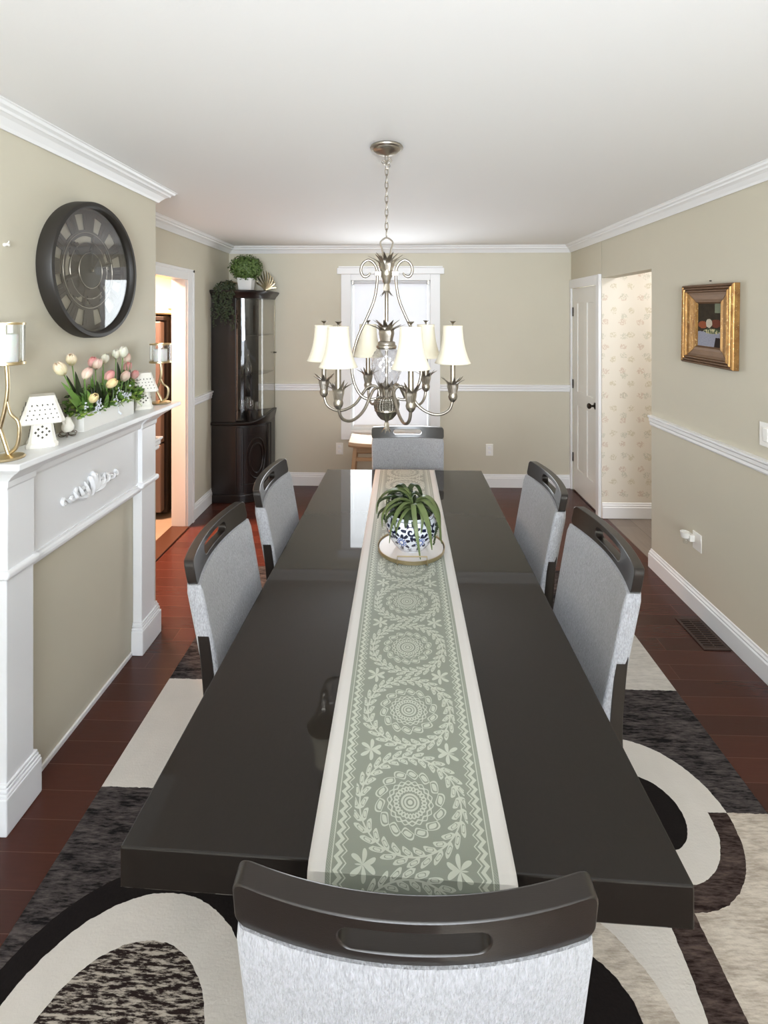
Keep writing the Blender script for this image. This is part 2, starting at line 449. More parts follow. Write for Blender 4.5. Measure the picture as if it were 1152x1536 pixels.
def tulip_mat(name, a, bcol):
    m, nt, b = new_mat(name)
    x, y, z, vec = coords(nt, 'UV')
    c = colmix(nt, y, a, bcol)
    nt.links.new(c, b.inputs['Base Color']); b.inputs['Roughness'].default_value = 0.5
    b.inputs['Subsurface Weight'].default_value = 0.15; b.inputs['Subsurface Scale'].default_value = 0.01
    return m
TUL = {'cream': tulip_mat('tulip_cream', rgb(226, 214, 170), rgb(244, 216, 188)),
       'pale': tulip_mat('tulip_pale_pink', rgb(236, 214, 190), rgb(240, 190, 180)),
       'pink': tulip_mat('tulip_pink', rgb(226, 176, 164), rgb(226, 140, 140)),
       'white': tulip_mat('tulip_white', rgb(232, 224, 200), rgb(244, 236, 218)),
       'yellow': tulip_mat('tulip_peach', rgb(240, 206, 160), rgb(246, 218, 160))}

# ------------------------------------------------------------------ mesh helpers
class MB:
    def __init__(s): s.v = []; s.f = []; s.uv = {}
    def add(s, vs, fs):
        o = len(s.v); s.v += [tuple(q) for q in vs]; s.f += [tuple(i + o for i in f) for f in fs]; return o
    def box(s, x0, x1, y0, y1, z0, z1):
        x0, x1 = sorted((x0, x1)); y0, y1 = sorted((y0, y1)); z0, z1 = sorted((z0, z1))
        s.add([(x0,y0,z0),(x1,y0,z0),(x1,y1,z0),(x0,y1,z0),(x0,y0,z1),(x1,y0,z1),(x1,y1,z1),(x0,y1,z1)],
              [(0,3,2,1),(4,5,6,7),(0,1,5,4),(1,2,6,5),(2,3,7,6),(3,0,4,7)]); return s
    def loft(s, secs, cap=True, closed=False):
        n = len(secs[0]); o = len(s.v)
        for q in secs: s.v += [tuple(p) for p in q]
        L = len(secs)
        for i in range(L if closed else L - 1):
            for j in range(n):
                a = o + i * n + j; b = o + i * n + (j + 1) % n
                i2 = (i + 1) % L
                c = o + i2 * n + (j + 1) % n; d = o + i2 * n + j
                s.f.append((a, b, c, d))
        if cap and not closed:
            s.f.append(tuple(o + j for j in reversed(range(n)))); s.f.append(tuple(o + (L - 1) * n + j for j in range(n)))
        return s
    def lathe(s, prof, c=(0, 0, 0), n=24, cap=True, axis='z', flute=None):
        secs = []
        for k, (r, z) in enumerate(prof):
            ring = []
            for j in range(n):
                a = 2 * pi * j / n; rr = r
                if flute: rr = r * flute(a, k / (len(prof) - 1))
                if axis == 'z': p = (c[0] + rr * cos(a), c[1] + rr * sin(a), c[2] + z)
                elif axis == 'x': p = (c[0] + z, c[1] + rr * cos(a), c[2] + rr * sin(a))
                else: p = (c[0] + rr * sin(a), c[1] + z, c[2] + rr * cos(a))
                ring.append(p)
            secs.append(ring)
        return s.loft(secs, cap)
    def tube(s, pts, r, n=10, cap=True, closed=False, smooth=0):
        P = [Vector(p) for p in pts]
        R = list(r) if isinstance(r, (list, tuple)) else [r] * len(P)
        if smooth: P, R = catmull(P, R, smooth, closed)
        L = len(P); secs = []
        up = None
        for i in range(L):
            a = P[(i - 1) % L] if (closed or i > 0) else P[i]; b = P[(i + 1) % L] if (closed or i < L - 1) else P[i]
            t = (b - a).normalized()
            if up is None:
                up = Vector((0, 0, 1)) if abs(t.z) < 0.9 else Vector((1, 0, 0))
            sd = t.cross(up)
            if sd.length < 1e-6: sd = t.orthogonal()
            sd.normalize(); up = sd.cross(t).normalized()
            secs.append([P[i] + sd * (R[i] * cos(2 * pi * j / n)) + up * (R[i] * sin(2 * pi * j / n)) for j in range(n)])
        return s.loft(secs, cap, closed)
    def leaf(s, pts, widths, thick=0.002, normal=(0, 0, 1), smooth=4, fold=0.0):
        P = [Vector(p) for p in pts]; W = list(widths)
        if smooth: P, W = catmull(P, W, smooth)
        N0 = Vector(normal); secs = []
        for i in range(len(P)):
            t = (P[min(i + 1, len(P) - 1)] - P[max(i - 1, 0)]).normalized()
            sd = t.cross(N0)
            if sd.length < 1e-5: sd = t.orthogonal()
            sd.normalize(); n = sd.cross(t).normalized(); w = max(W[i], 0.0004)
            th = thick * min(1, w / (max(W) + 1e-9) + 0.2)
            secs.append([P[i] - sd * w + n * fold * w, P[i] - n * th, P[i] + sd * w + n * fold * w, P[i] + n * th])
        return s.loft(secs)
    def build(s, name, m, parent=None, smooth=False, bevel=0, loc=None, subsurf=0, seg=2, angle=40):
        me = bpy.data.meshes.new(name); me.from_pydata(s.v, [], s.f); me.update()
        import bmesh
        bm = bmesh.new(); bm.from_mesh(me); bmesh.ops.recalc_face_normals(bm, faces=bm.faces); bm.to_mesh(me); bm.free()
        if smooth:
            for p in me.polygons: p.use_smooth = True
        if s.uv:
            ul = me.uv_layers.new(name='UVMap')
            for lp in me.loops: ul.data[lp.index].uv = s.uv.get(lp.vertex_index, (0, 0))
        me.materials.append(m)
        o = bpy.data.objects.new(name, me); COL.objects.link(o)
        if parent: o.parent = parent
        if loc: o.location = loc
        if bevel:
            md = o.modifiers.new('bevel', 'BEVEL'); md.width = bevel; md.segments = seg; md.limit_method = 'ANGLE'; md.angle_limit = radians(angle)
        if subsurf:
            md = o.modifiers.new('sub', 'SUBSURF'); md.levels = subsurf; md.render_levels = subsurf
        if smooth:
            try: me.set_sharp_from_angle(angle=radians(42))
            except Exception: pass
        return o

def catmull(P, R, k, closed=False):
    out = []; ro = []; L = len(P)
    rng = L if closed else L - 1
    for i in range(rng):
        g = (lambda j: P[j % L]) if closed else (lambda j: P[min(max(j, 0), L - 1)])
        h = (lambda j: R[j % L]) if closed else (lambda j: R[min(max(j, 0), L - 1)])
        p0, p1, p2, p3 = g(i - 1), g(i), g(i + 1), g(i + 2)
        for q in range(k):
            t = q / k
            out.append(0.5 * ((2 * p1) + (p2 - p0) * t + (2 * p0 - 5 * p1 + 4 * p2 - p3) * t * t + (3 * p1 - p0 - 3 * p2 + p3) * t ** 3))
            ro.append(h(i) * (1 - t) + h(i + 1) * t)
    if not closed: out.append(P[-1].copy()); ro.append(R[-1])
    return out, ro

def tag(o, label=None, cat=None, group=None, kind=None):
    if label: o['label'] = label
    if cat: o['category'] = cat
    if group: o['group'] = group
    if kind: o['kind'] = kind
    return o
def empty(name, loc=(0, 0, 0), rz=0.0, rx=0.0, ry=0.0):
    o = bpy.data.objects.new(name, None); COL.objects.link(o); o.location = loc; o.rotation_euler = (rx, ry, rz)
    o.empty_display_size = 0.05; return o
def struct(name, mb, m, parent=None, **k):
    o = mb.build(name, m, parent, **k)
    if not parent: o['kind'] = 'structure'
    return o
def copy_tree(o, parent=None):
    c = o.copy(); COL.objects.link(c)
    if parent: c.parent = parent
    for ch in list(o.children): copy_tree(ch, c)
    return c

def sweep(path, prof, mb=None):
    """profile (d, z) swept along an xy path; d is measured to the right of travel, with mitred corners"""
    mb = mb or MB(); secs = []
    P = [Vector((p[0], p[1])) for p in path]
    for i, p in enumerate(P):
        def nrm(a, b):
            t = (b - a).normalized(); return Vector((t.y, -t.x))
        ns = []
        if i > 0: ns.append(nrm(P[i - 1], p))
        if i < len(P) - 1: ns.append(nrm(p, P[i + 1]))
        if len(ns) == 2:
            m_ = (ns[0] + ns[1]); m_.normalize(); m_ = m_ / max(0.2, m_.dot(ns[0]))
        else: m_ = ns[0]
        secs.append([(p.x + m_.x * d, p.y + m_.y * d, z) for d, z in prof])
    return mb.loft(secs)

# ------------------------------------------------------------------ room shell
XL, XN, XR, YB, YF, ZC = -1.737, -1.364, 1.757, 4.84, -5.0, 2.45
YP = 2.635          # end of the chimney pier
struct('floor', MB().box(-1.80, 1.80, YF - 0.1, YB + 0.1, -0.05, 0.0), M['floor'])
struct('ceiling', MB().box(-4.0, 3.6, YF - 0.1, YB + 0.3, ZC, ZC + 0.08), M['ceiling'])
struct('wall_back', MB().box(XL - 0.12, -0.50, YB, YB + 0.14, 0, ZC).box(0.36, XR + 0.0, YB, YB + 0.14, 0, ZC)
       .box(-0.50, 0.36, YB, YB + 0.14, 0, 0.56).box(-0.50, 0.36, YB, YB + 0.14, 2.10, ZC), M['wall'])
struct('wall_left', MB().box(-1.95, XN, YF, YP, 0, ZC), M['wall'])
struct('wall_kitchen', MB().box(XL - 0.12, XL, YP, 2.95, 0, ZC).box(XL - 0.12, XL, 2.95, 3.86, 2.06, ZC).box(XL - 0.12, XL, 3.86, YB, 0, ZC), M['wall'])
struct('wall_right', MB().box(XR, XR + 0.12, YF, 3.323, 0, ZC).box(XR, XR + 0.12, 3.323, 4.12, 2.065, ZC)
       .box(XR, XR + 0.12, 4.125, 4.205, 0, ZC).box(XR, XR + 0.12, 4.205, 4.795, 2.02, ZC).box(XR, XR + 0.12, 4.795, YB + 0.14, 0, ZC), M['wall'])
struct('wall_front', MB().box(XN, XR, YF - 0.12, YF, 0, 0.35).box(XN, XR, YF - 0.12, YF, 2.30, ZC)
       .box(XN, -1.30, YF - 0.12, YF, 0.35, 2.30).box(1.60, XR, YF - 0.12, YF, 0.35, 2.30), M['wall'])
# hall
struct('floor_hall', MB().box(1.80, 3.5, 2.2, 4.3, -0.05, 0.0), M['hall_floor'])
struct('wall_hall', MB().box(XR + 0.12, 3.5, 4.12, 4.2, 0, ZC).box(XR + 0.0005, XR + 0.12, 4.12, 4.125, 0, 2.065), M['wallpaper'])
struct('wall_hall_side', MB().box(3.45, 3.55, 2.2, 4.2, 0, ZC).box(XR + 0.12, 3.5, 2.12, 2.2, 0, ZC), M['wallpaper'])
# kitchen
struct('floor_kitchen', MB().box(-3.9, -1.80, 2.3, 5.0, -0.05, 0.0), M['tile'])
struct('wall_kitchen_far', MB().box(-3.95, -3.85, 2.3, 5.0, 0, ZC).box(-3.9, -1.95, 2.28, 2.36, 0, ZC).box(-3.9, XL - 0.12, 4.80, 4.9, 0, ZC), mat('kitchen_wall', rgb(240, 214, 180), 0.6))

crown = [(0, ZC - 0.068), (0.012, ZC - 0.072), (0.020, ZC - 0.060), (0.038, ZC - 0.040), (0.052, ZC - 0.032), (0.058, ZC - 0.032), (0.060, ZC - 0.022), (0.074, ZC - 0.016), (0.080, ZC - 0.006), (0.086, ZC - 0.004), (0.086, ZC), (0, ZC)]
struct('trim_1', sweep([(XN, YF), (XN, YP), (XL, YP), (XL, YB), (XR, YB), (XR, YF)], crown), M['white'], bevel=0.0015)
rail = [(0, 0.985), (0.010, 0.985), (0.014, 0.994), (0.013, 1.008), (0.019, 1.016), (0.019, 1.034), (0.028, 1.042), (0.028, 1.053), (0, 1.055)]
rail_l = [(d, z - 0.012) for d, z in rail]
struct('trim_2', sweep([(XN, 2.545), (XN, YP), (XL, YP), (XL, 2.865)], rail), M['white'])
struct('trim_3', sweep([(XL, 3.96), (XL, YB), (-0.575, YB)], rail_l), M['white'])
struct('trim_4', sweep([(0.435, YB), (XR, YB)], rail_l), M['white'])
struct('trim_5', sweep([(XR + 0.0, 3.323), (XR, YF)], rail), M['white'])
base = [(0, 0), (0.016, 0), (0.016, 0.092), (0.011, 0.100), (0.012, 0.108), (0.006, 0.118), (0.005, 0.128), (0, 0.132)]
struct('baseboard_left', sweep([(XN, 2.590), (XN, YP), (XL, YP), (XL, 2.865)], base), M['white'])
struct('baseboard_kitchen_side', sweep([(XL, 3.96), (XL, YB)], base), M['white'])
struct('baseboard_back', sweep([(XL, YB), (XR, YB)], base), M['white'])
struct('baseboard_right', sweep([(XR + 0.12, 3.323 + 0.0), (XR, 3.323), (XR, YF)], base), M['white'], bevel=0.001)
struct('baseboard_hall', sweep([(XR + 0.002, 4.12), (3.45, 4.12)], [(d, z + 0.004) for d, z in base]), M['white'])
struct('baseboard_near', MB().box(XN, XN + 0.014, YF, 1.53, 0, 0.13).box(XN, XN + 0.010, 1.68, 2.40, 0, 0.020), M['white'], bevel=0.002)

# doorway to the kitchen: jamb lining and casing
struct('trim_6', MB().box(XL - 0.12, XL + 0.001, 3.84, 3.86, 0, 2.06).box(XL - 0.12, XL + 0.001, 2.95, 2.97, 0, 2.06).box(XL - 0.12, XL + 0.001, 2.97, 3.84, 2.04, 2.06)
       .box(XL, XL + 0.018, 3.845, 3.955, 0, 2.125).box(XL, XL + 0.018, 2.86, 2.965, 0, 2.125).box(XL, XL + 0.018, 2.965, 3.845, 2.035, 2.125)
       .box(XL + 0.018, XL + 0.026, 3.925, 3.955, 0, 2.125).box(XL + 0.018, XL + 0.026, 2.86, 3.955, 2.10, 2.125), M['white'], bevel=0.003)
struct('trim_7', MB().box(XL - 0.12, XL + 0.03, 2.97, 3.84, 0, 0.012), M['threshold'], bevel=0.004)

# closet door on the right wall
struct('trim_8', MB().box(XR - 0.018, XR, 4.125, 4.205, 0, 2.10).box(XR - 0.018, XR, 4.205, 4.838, 2.015, 2.10).box(XR - 0.018, XR, 4.80, 4.838, 0, 2.015)
       .box(XR - 0.026, XR - 0.018, 4.125, 4.150, 0, 2.10).box(XR - 0.008, XR, 4.12, YB, 0, 0), M['white'], bevel=0.003)
door = empty('door_1', (XR + 0.01, 4.795, 0)); door['kind'] = 'structure'
dm = MB(); L = 0.585                                  # leaf runs towards -y
dm.box(0.006, 0.035, -L, 0, 0.008, 2.012)
for a, b_, z0, z1 in [(0, 0.105, 0.008, 2.012), (L - 0.105, L, 0.008, 2.012), (L / 2 - 0.045, L / 2 + 0.045, 0.008, 2.012)]:
    dm.box(-0.004, 0.008, -b_, -a, z0, z1)
for z0, z1 in [(0.008, 0.24), (0.86, 1.00), (1.86, 2.012)]:
    dm.box(-0.0038, 0.008, -L + 0.002, -0.002, z0, z1)
dm.build('door_leaf', M['door'], door, bevel=0.005)
kn = MB(); kn.lathe([(0.0, 0.0), (0.030, 0.0), (0.031, -0.004), (0.020, -0.009), (0.010, -0.013), (0.009, -0.035), (0.018, -0.040), (0.026, -0.050), (0.026, -0.060), (0.017, -0.068), (0.0, -0.070)], (-0.004, -L + 0.06, 0.935), 20, axis='x')
tag(kn.build('door_knob', M['bronze'], door, smooth=True), 'dark bronze knob')
for z in (0.33, 1.06, 1.78):
    tag(MB().box(-0.014, 0.0, -0.008, 0.004, z - 0.045, z + 0.045).build('hinge', M['bronze'], door, bevel=0.002), 'dark hinge')

# back window
w = empty('window_1', (0, YB, 0)); w['kind'] = 'structure'
wm = MB()
for x0, x1 in ((-0.575, -0.475), (0.335, 0.435)): wm.box(x0, x1, -0.02, 0.0, 0.475, 2.165)
wm.box(-0.615, 0.475, -0.034, 0.0, 2.165, 2.228).box(-0.475, 0.335, -0.0199, 0, 0.475, 0.575).box(-0.475, 0.335, -0.0199, 0, 2.10, 2.165)
wm.box(-0.60, 0.46, -0.04, 0, 2.228, 2.245)
wm.box(-0.44, 0.30, -0.030, -0.0199, 0.500, 0.515).box(-0.44, 0.30, -0.028, -0.0199, 0.545, 0.560)
wm.build('window_casing', M['white'], w, bevel=0.004)
sm = MB()
for x0, x1 in ((-0.50, -0.455), (0.315, 0.36)): sm.box(x0, x1, 0.03, 0.09, 0.56, 2.10)
sm.box(-0.455, 0.315, 0.03, 0.09, 0.56, 0.61).box(-0.455, 0.315, 0.03, 0.09, 2.055, 2.10).box(-0.455, 0.315, 0.05, 0.09, 1.31, 1.35)
sm.build('window_sash', M['white'], w, bevel=0.004)
MB().box(-0.455, 0.315, 0.066, 0.070, 0.61, 2.055).build('window_pane', M['glass'], w)
bl = empty('roller_blind', (-0.07, YB + 0.012, 2.085))
tag(bl, 'white roller blind pulled down over the far window behind the chandelier', 'blind')
bm_ = MB(); bm_.box(-0.375, 0.375, 0.0, 0.0025, -1.465, 0.0); bm_.build('blind_sheet', M['blind'], bl)
bm_ = MB(); bm_.tube([(-0.385, 0.0, 0), (0.385, 0.0, 0)], 0.017, 14); bm_.build('blind_roller', M['blind'], bl, smooth=True)
MB().box(-0.375, 0.375, -0.005, 0.006, -1.485, -1.462).build('bottom_bar', M['white'], bl, bevel=0.002)
for s in (-1, 1): MB().box(s * 0.385 - 0.008, s * 0.385 + 0.008, -0.018, 0.010, -0.025, 0.022).build('bracket', M['nickel'], bl, bevel=0.002)

# ------------------------------------------------------------------ rug
rug = MB().box(-1.085, 1.285, 0.18, 3.24, 0.001, 0.014)
rg = rug.build('area_rug', M['rug'], bevel=0.004)
tag(rg, 'black, grey and cream area rug with ring pattern under the dining table', 'rug')

# ------------------------------------------------------------------ table
T = empty('dining_table', (0.02, 1.93, 0)); tag(T, 'long dark espresso dining table with thick top in the middle of the room', 'table')
q = [(-0.511, 0.858), (0.510, 0.826), (0.532, 3.010), (-0.446, 3.010)]
tb = MB(); ox, oy = 0.02, 1.93
tb.add([(x - ox, y - oy, 0.684) for x, y in q] + [(x - ox, y - oy, 0.760) for x, y in q], [(0,3,2,1),(4,5,6,7),(0,1,5,4),(1,2,6,5),(2,3,7,6),(3,0,4,7)])
tb.build('tabletop', M['table'], T, bevel=0.003)
MB().box(-0.36, 0.36, -0.80, 0.80, 0.60, 0.684).build('apron', M['espresso'], T, bevel=0.003)
for sy in (-0.62, 0.62):
    MB().box(-0.16, 0.16, sy - 0.075, sy + 0.075, 0.085, 0.60).build('pedestal', M['espresso'], T, bevel=0.006)
    MB().box(-0.32, 0.32, sy - 0.06, sy + 0.06, 0.0145, 0.085).build('foot', M['espresso'], T, bevel=0.008)

# runner: lies on the top and hangs over the near end
rn = MB(); n_u = 26
ax0, ay0, ax1, ay1 = 0.0245, 0.838, 0.048, 3.010
path = []
for k in range(90):
    t = k / 89; path.append((ax0 + (ax1 - ax0) * t, ay0 + (ay1 - ay0) * t, 0.7612, t * (ay1 - ay0)))
pre = []
for k in range(14):   # rounding over the edge and the hanging flap
    s_ = (13 - k) * 0.013
    if s_ < 0.02: pre.append((ax0, ay0 - 0.012 * sin(s_ / 0.02 * pi / 2), 0.7612 - 0.010 * (1 - cos(s_ / 0.02 * pi / 2)), -s_))
    else: pre.append((ax0, ay0 - 0.013 - 0.006 * sin((s_ - 0.02) * 12), 0.7512 - (s_ - 0.02), -s_))
path = pre + path
for i, (cx, cy, cz, vv) in enumerate(path):
    hw = 0.1835 + 0.004 * (vv / 2.2)
    for j in range(n_u + 1):
        u_ = -1 + 2 * j / n_u
        x_ = cx + u_ * hw; y_ = cy - (0.031 * (u_ * hw) if vv < 0.25 else 0.031 * u_ * hw * max(0, (0.6 - vv) / 0.35) if vv < 0.6 else 0)
        zz = cz + (0.0006 * (1 + sin(vv * 9 + u_ * 3)) if vv > 0.02 else 0)
        rn.v.append((x_, y_, zz)); rn.uv[len(rn.v) - 1] = (u_ * 0.186, vv)
for i in range(len(path) - 1):
    for j in range(n_u):
        a = i * (n_u + 1) + j; rn.f.append((a, a + 1, a + n_u + 2, a + n_u + 1))
ro = rn.build('table_runner', M['runner'], smooth=True)
md = ro.modifiers.new('solid', 'SOLIDIFY'); md.thickness = 0.0012; md.offset = 1.0
tag(ro, 'sage green and ivory damask runner along the middle of the dark table', 'table runner')

# ------------------------------------------------------------------ chairs
def rrect(w, h, r, n):
    """rounded rectangle loop, n points per side, centred"""
    pts = []
    cs = [(w/2 - r, h/2 - r, 0), (-w/2 + r, h/2 - r, 90), (-w/2 + r, -h/2 + r, 180), (w/2 - r, -h/2 + r, 270)]
    nc = 6
    for i, (cx, cy, a0) in enumerate(cs):
        for k in range(nc + 1):
            a = radians(a0 + 90 * k / nc); pts.append((cx + r * cos(a), cy + r * sin(a)))
        nx = cs[(i + 1) % 4]
        p1 = (cx + r * cos(radians(a0 + 90)), cy + r * sin(radians(a0 + 90)))
        p2 = (nx[0] + nx_r(r, nx[2])[0], nx[1] + nx_r(r, nx[2])[1])
        for k in range(1, n[i % 2]):
            t = k / n[i % 2]; pts.append((p1[0] * (1 - t) + p2[0] * t, p1[1] * (1 - t) + p2[1] * t))
    return pts
def nx_r(r, a): return (r * cos(radians(a)), r * sin(radians(a)))

LEAN = 0.19
ZT = 1.0
def backmap(u, zh, w):
    """u across, zh height, w thickness towards the sitter (+) -> chair coordinates"""
    bow = 0.036 * (1 - (u / 0.238) ** 2)
    h = ZT - zh
    return (u, -0.255 - bow + h * LEAN + w, zh)

def make_chair():
    root = empty('dining_chair')
    # top rail with slot
    ns = (22, 4)
    outer = rrect(0.476, 0.072, 0.016, ns); inner = rrect(0.19, 0.036, 0.0175, ns)
    K = 8; zc = ZT - 0.036
    mb = MB(); n = len(outer)
    def ring(t, w): return [backmap(outer[i][0] * (1 - t) + inner[i][0] * t, zc - 0.001 + (outer[i][1] * (1 - t) + inner[i][1] * t), w) for i in range(n)]
    rings = [ring(k / K, 0.015) for k in range(K + 1)] + [ring((K - k) / K, -0.015) for k in range(K + 1)]
    mb.loft(rings, closed=True)
    mb.build('top_rail', M['espresso'], root, smooth=True, bevel=0.003, angle=50)
    # upholstered back
    mb = MB(); secs = []
    z0, z1 = 0.50, ZT - 0.072
    for k in range(17):
        t = k / 16; zz = z0 + (z1 - z0) * t
        sc = 1.0; e = min(t, 1 - t) * (z1 - z0)
        if e < 0.012: sc = 0.82 + 0.18 * sqrt(max(0, 1 - (1 - e / 0.012) ** 2))
        W = (0.452 + 0.024 * t); TH = 0.052
        sec = []
        for (a, b_) in rrect(W - (1 - sc) * 0.04, TH * sc, 0.012 * sc, (26, 3)):
            puff = 0.010 * (1 - (2 * a / W) ** 2) * sin(pi * min(1, max(0, t))) if b_ > 0 else 0
            sec.append(backmap(a, zz, b_ + puff + 0.003))
        secs.append(sec)
    mb.loft(secs); mb.build('back_cushion', M['fabric'], root, smooth=True)
    # seat
    mb = MB(); secs = []
    for zz, s_ in [(0.415, 0.97), (0.42, 1.0), (0.46, 1.0), (0.482, 0.985), (0.492, 0.95), (0.496, 0.88)]:
        secs.append([(a * s_, b_ * s_ + 0.035, zz + 0.006 * (1 - (a / 0.24) ** 2) * (zz > 0.48)) for a, b_ in rrect(0.47, 0.43, 0.04, (8, 8))])
    mb.loft(secs); mb.build('seat_cushion', M['fabric'], root, smooth=True)
    MB().box(-0.21, 0.21, -0.155, 0.225, 0.355, 0.415).build('seat_frame', M['espresso'], root, bevel=0.004)
    for s in (-1, 1):
        mb = MB(); path = [(s * 0.220, -0.206, 0.775), (s * 0.220, -0.193, 0.65), (s * 0.218, -0.186, 0.50), (s * 0.214, -0.200, 0.34), (s * 0.214, -0.240, 0.16), (s * 0.214, -0.285, 0.0)]
        P, _ = catmull([Vector(p) for p in path], [1] * 6, 5)
        secs = [[(p.x + a, p.y + b_, p.z) for a, b_ in ((-0.012, -0.024), (0.014, -0.024), (0.014, 0.014), (-0.012, 0.014))] for p in P]
        mb.loft(secs); mb.build('rear_leg', M['espresso'], root, bevel=0.004)
        MB().box(s * 0.195 - 0.02, s * 0.195 + 0.02, 0.19, 0.23, 0.0, 0.36).build('front_leg', M['espresso'], root, bevel=0.004)
    return root
ch0 = make_chair()
chairs = [  # x, y of origin, rotation, label
    (0.021, 0.882, 0.0, 'dining chair nearest the camera at the near end of the table, seen from behind'),
    (0.068, 2.895, pi, 'dining chair at the far end of the table, in front of the window'),
    (-0.372, 1.640, -pi / 2, 'dining chair on the left of the table, nearer of the two on the fireplace side'),
    (-0.338, 2.212, -pi / 2, 'dining chair on the left of the table, farther one, near the corner cabinet'),
    (0.450, 1.632, pi / 2, 'dining chair on the right of the table, nearer of the two, before the floor vent'),
    (0.434, 2.205, pi / 2, 'dining chair on the right of the table, farther one, towards the white door')]
for i, (x, y, r, lab) in enumerate(chairs):
    c = ch0 if i == 0 else copy_tree(ch0)
    on_rug = 0.0145
    c.location = (x, y, on_rug); c.rotation_euler = (0, 0, r); c.scale = (1, 1, (1.0 - on_rug) / 1.0)
    tag(c, lab, 'chair', 'dining chairs around the table')

# ------------------------------------------------------------------ tray and potted succulent
TX, TY, TZ = 0.058, 1.985, 0.7632
tr = empty('round_tray', (TX, TY, TZ)); tag(tr, 'round white tray with thin gold rim and handles on the runner', 'tray')
MB().lathe([(0.0, 0.006), (0.134, 0.006), (0.134, 0.012), (0.0, 0.012)], (0, 0, 0), 48).build('tray_plate', M['marble'], tr)
MB().lathe([(0.136, 0.003), (0.1395, 0.003), (0.1405, 0.017), (0.1385, 0.018), (0.1365, 0.012), (0.136, 0.003)], (0, 0, 0), 64, cap=False).build('tray_rim', M['gold'], tr, smooth=True)
for s in (-1, 1):
    hy = s * 0.137
    MB().tube([(-0.058, hy * 0.90, 0.005), (-0.058, hy + s * 0.004, 0.006), (-0.058, hy + s * 0.006, 0.040), (0.058, hy + s * 0.006, 0.040), (0.058, hy + s * 0.004, 0.006), (0.058, hy * 0.90, 0.005)], 0.0027, 8).build('tray_handle', M['gold'], tr, smooth=True)
for a in (0.6, 2.2, 3.9, 5.4): MB().lathe([(0.0, 0), (0.006, 0.0), (0.006, 0.005), (0, 0.005)], (0.11 * cos(a), 0.11 * sin(a), 0), 10).build('tray_foot', M['gold'], tr)

pp = empty('potted_succulent', (TX + 0.0, TY - 0.005, TZ + 0.0122))
tag(pp, 'green trailing succulent in a blue and white porcelain bowl on the round tray', 'potted plant')
prof = [(0.0, 0.0), (0.056, 0.0), (0.060, 0.004), (0.076, 0.022), (0.094, 0.050), (0.105, 0.080), (0.107, 0.100), (0.103, 0.120), (0.096, 0.134), (0.093, 0.140), (0.096, 0.146), (0.093, 0.149), (0.088, 0.146), (0.086, 0.136), (0.088, 0.120), (0.0, 0.118)]
pm = MB(); nn = 73
for k, (r, z) in enumerate(prof):
    for j in range(nn):
        a = 2 * pi * j / (nn - 1) + 0.35
        pm.v.append((r * cos(a), r * sin(a), z)); pm.uv[len(pm.v) - 1] = (j / (nn - 1), z if k < 12 else 0.2)
for k in range(len(prof) - 1):
    for j in range(nn - 1):
        a = k * nn + j; pm.f.append((a, a + 1, a + nn + 1, a + nn))
pm.build('porcelain_bowl', M['pot'], pp, smooth=True)
MB().lathe([(0.0, 0.120), (0.084, 0.120), (0.080, 0.128), (0.04, 0.134), (0.0, 0.136)], (0, 0, 0), 24).build('soil', M['soil'], pp, smooth=True)
def droop(ang, reach, top, end_z, w, m, base=(0.0, 0.0), name='leaf', curl=0.0):
    bx, by = base; d = Vector((cos(ang), sin(ang), 0))
    sd = Vector((-sin(ang), cos(ang), 0)) * curl
    B = lambda r_, z_, q_: Vector((bx, by, z_)) + d * (reach * r_) + sd * q_
    p = [B(0, 0.135, 0), B(0.14, 0.135 + (top - 0.135) * 0.75, 0), B(0.42, top, 0.15), B(0.74, top * 0.86 + end_z * 0.14, 0.4), B(0.95, top * 0.50 + end_z * 0.50, 0.7), B(1.0, end_z, 1.0)]
    return MB().leaf(p, [w * 0.9, w * 1.15, w * 1.1, w * 1.0, w * 0.75, w * 0.15], 0.005, normal=d.cross(Vector((0, 0, 1))).cross(d) + d * 0.4, smooth=6, fold=0.35).build(name, m, pp, smooth=True)
c0 = (0.012, 0.0)
for ang, reach, top, ez, w_, cu in [(-1.80, 0.128, 0.190, 0.016, 0.0095, 0.050), (-1.30, 0.122, 0.192, 0.040, 0.0125, 0.035), (-2.20, 0.132, 0.195, 0.055, 0.0085, -0.030), (-0.85, 0.128, 0.205, 0.050, 0.0120, 0.030),
                                 (-0.40, 0.118, 0.215, 0.055, 0.0105, -0.015), (-2.70, 0.158, 0.210, 0.120, 0.0100, 0.030), (3.05, 0.160, 0.232, 0.120, 0.0125, -0.020), (2.6, 0.125, 0.235, 0.150, 0.011, 0.02),
                                 (-1.98, 0.112, 0.172, 0.085, 0.0075, -0.035), (-2.45, 0.118, 0.178, 0.105, 0.0075, 0.020), (-1.05, 0.100, 0.180, 0.100, 0.008, -0.03), (-0.1, 0.110, 0.210, 0.07, 0.010, 0.02), (-2.95, 0.125, 0.185, 0.13, 0.008, 0.03)]:
    droop(ang, reach, top, ez, w_, M['succulent'], c0, 'drooping_leaf', cu)
for k in range(22):
    ang = 2 * pi * k / 22 + random.uniform(-.15, .15); back = sin(ang) > -0.2
    droop(ang, random.uniform(0.055, 0.115) * (1.15 if cos(ang) < 0 else 1), random.uniform(0.175, 0.245) if back else random.uniform(0.155, 0.175), random.uniform(0.13, 0.19) if back else 0.125, random.uniform(0.009, 0.014), M['succulent_dark'], (-0.012, 0.012), 'dark_leaf', random.uniform(-.03, .03))
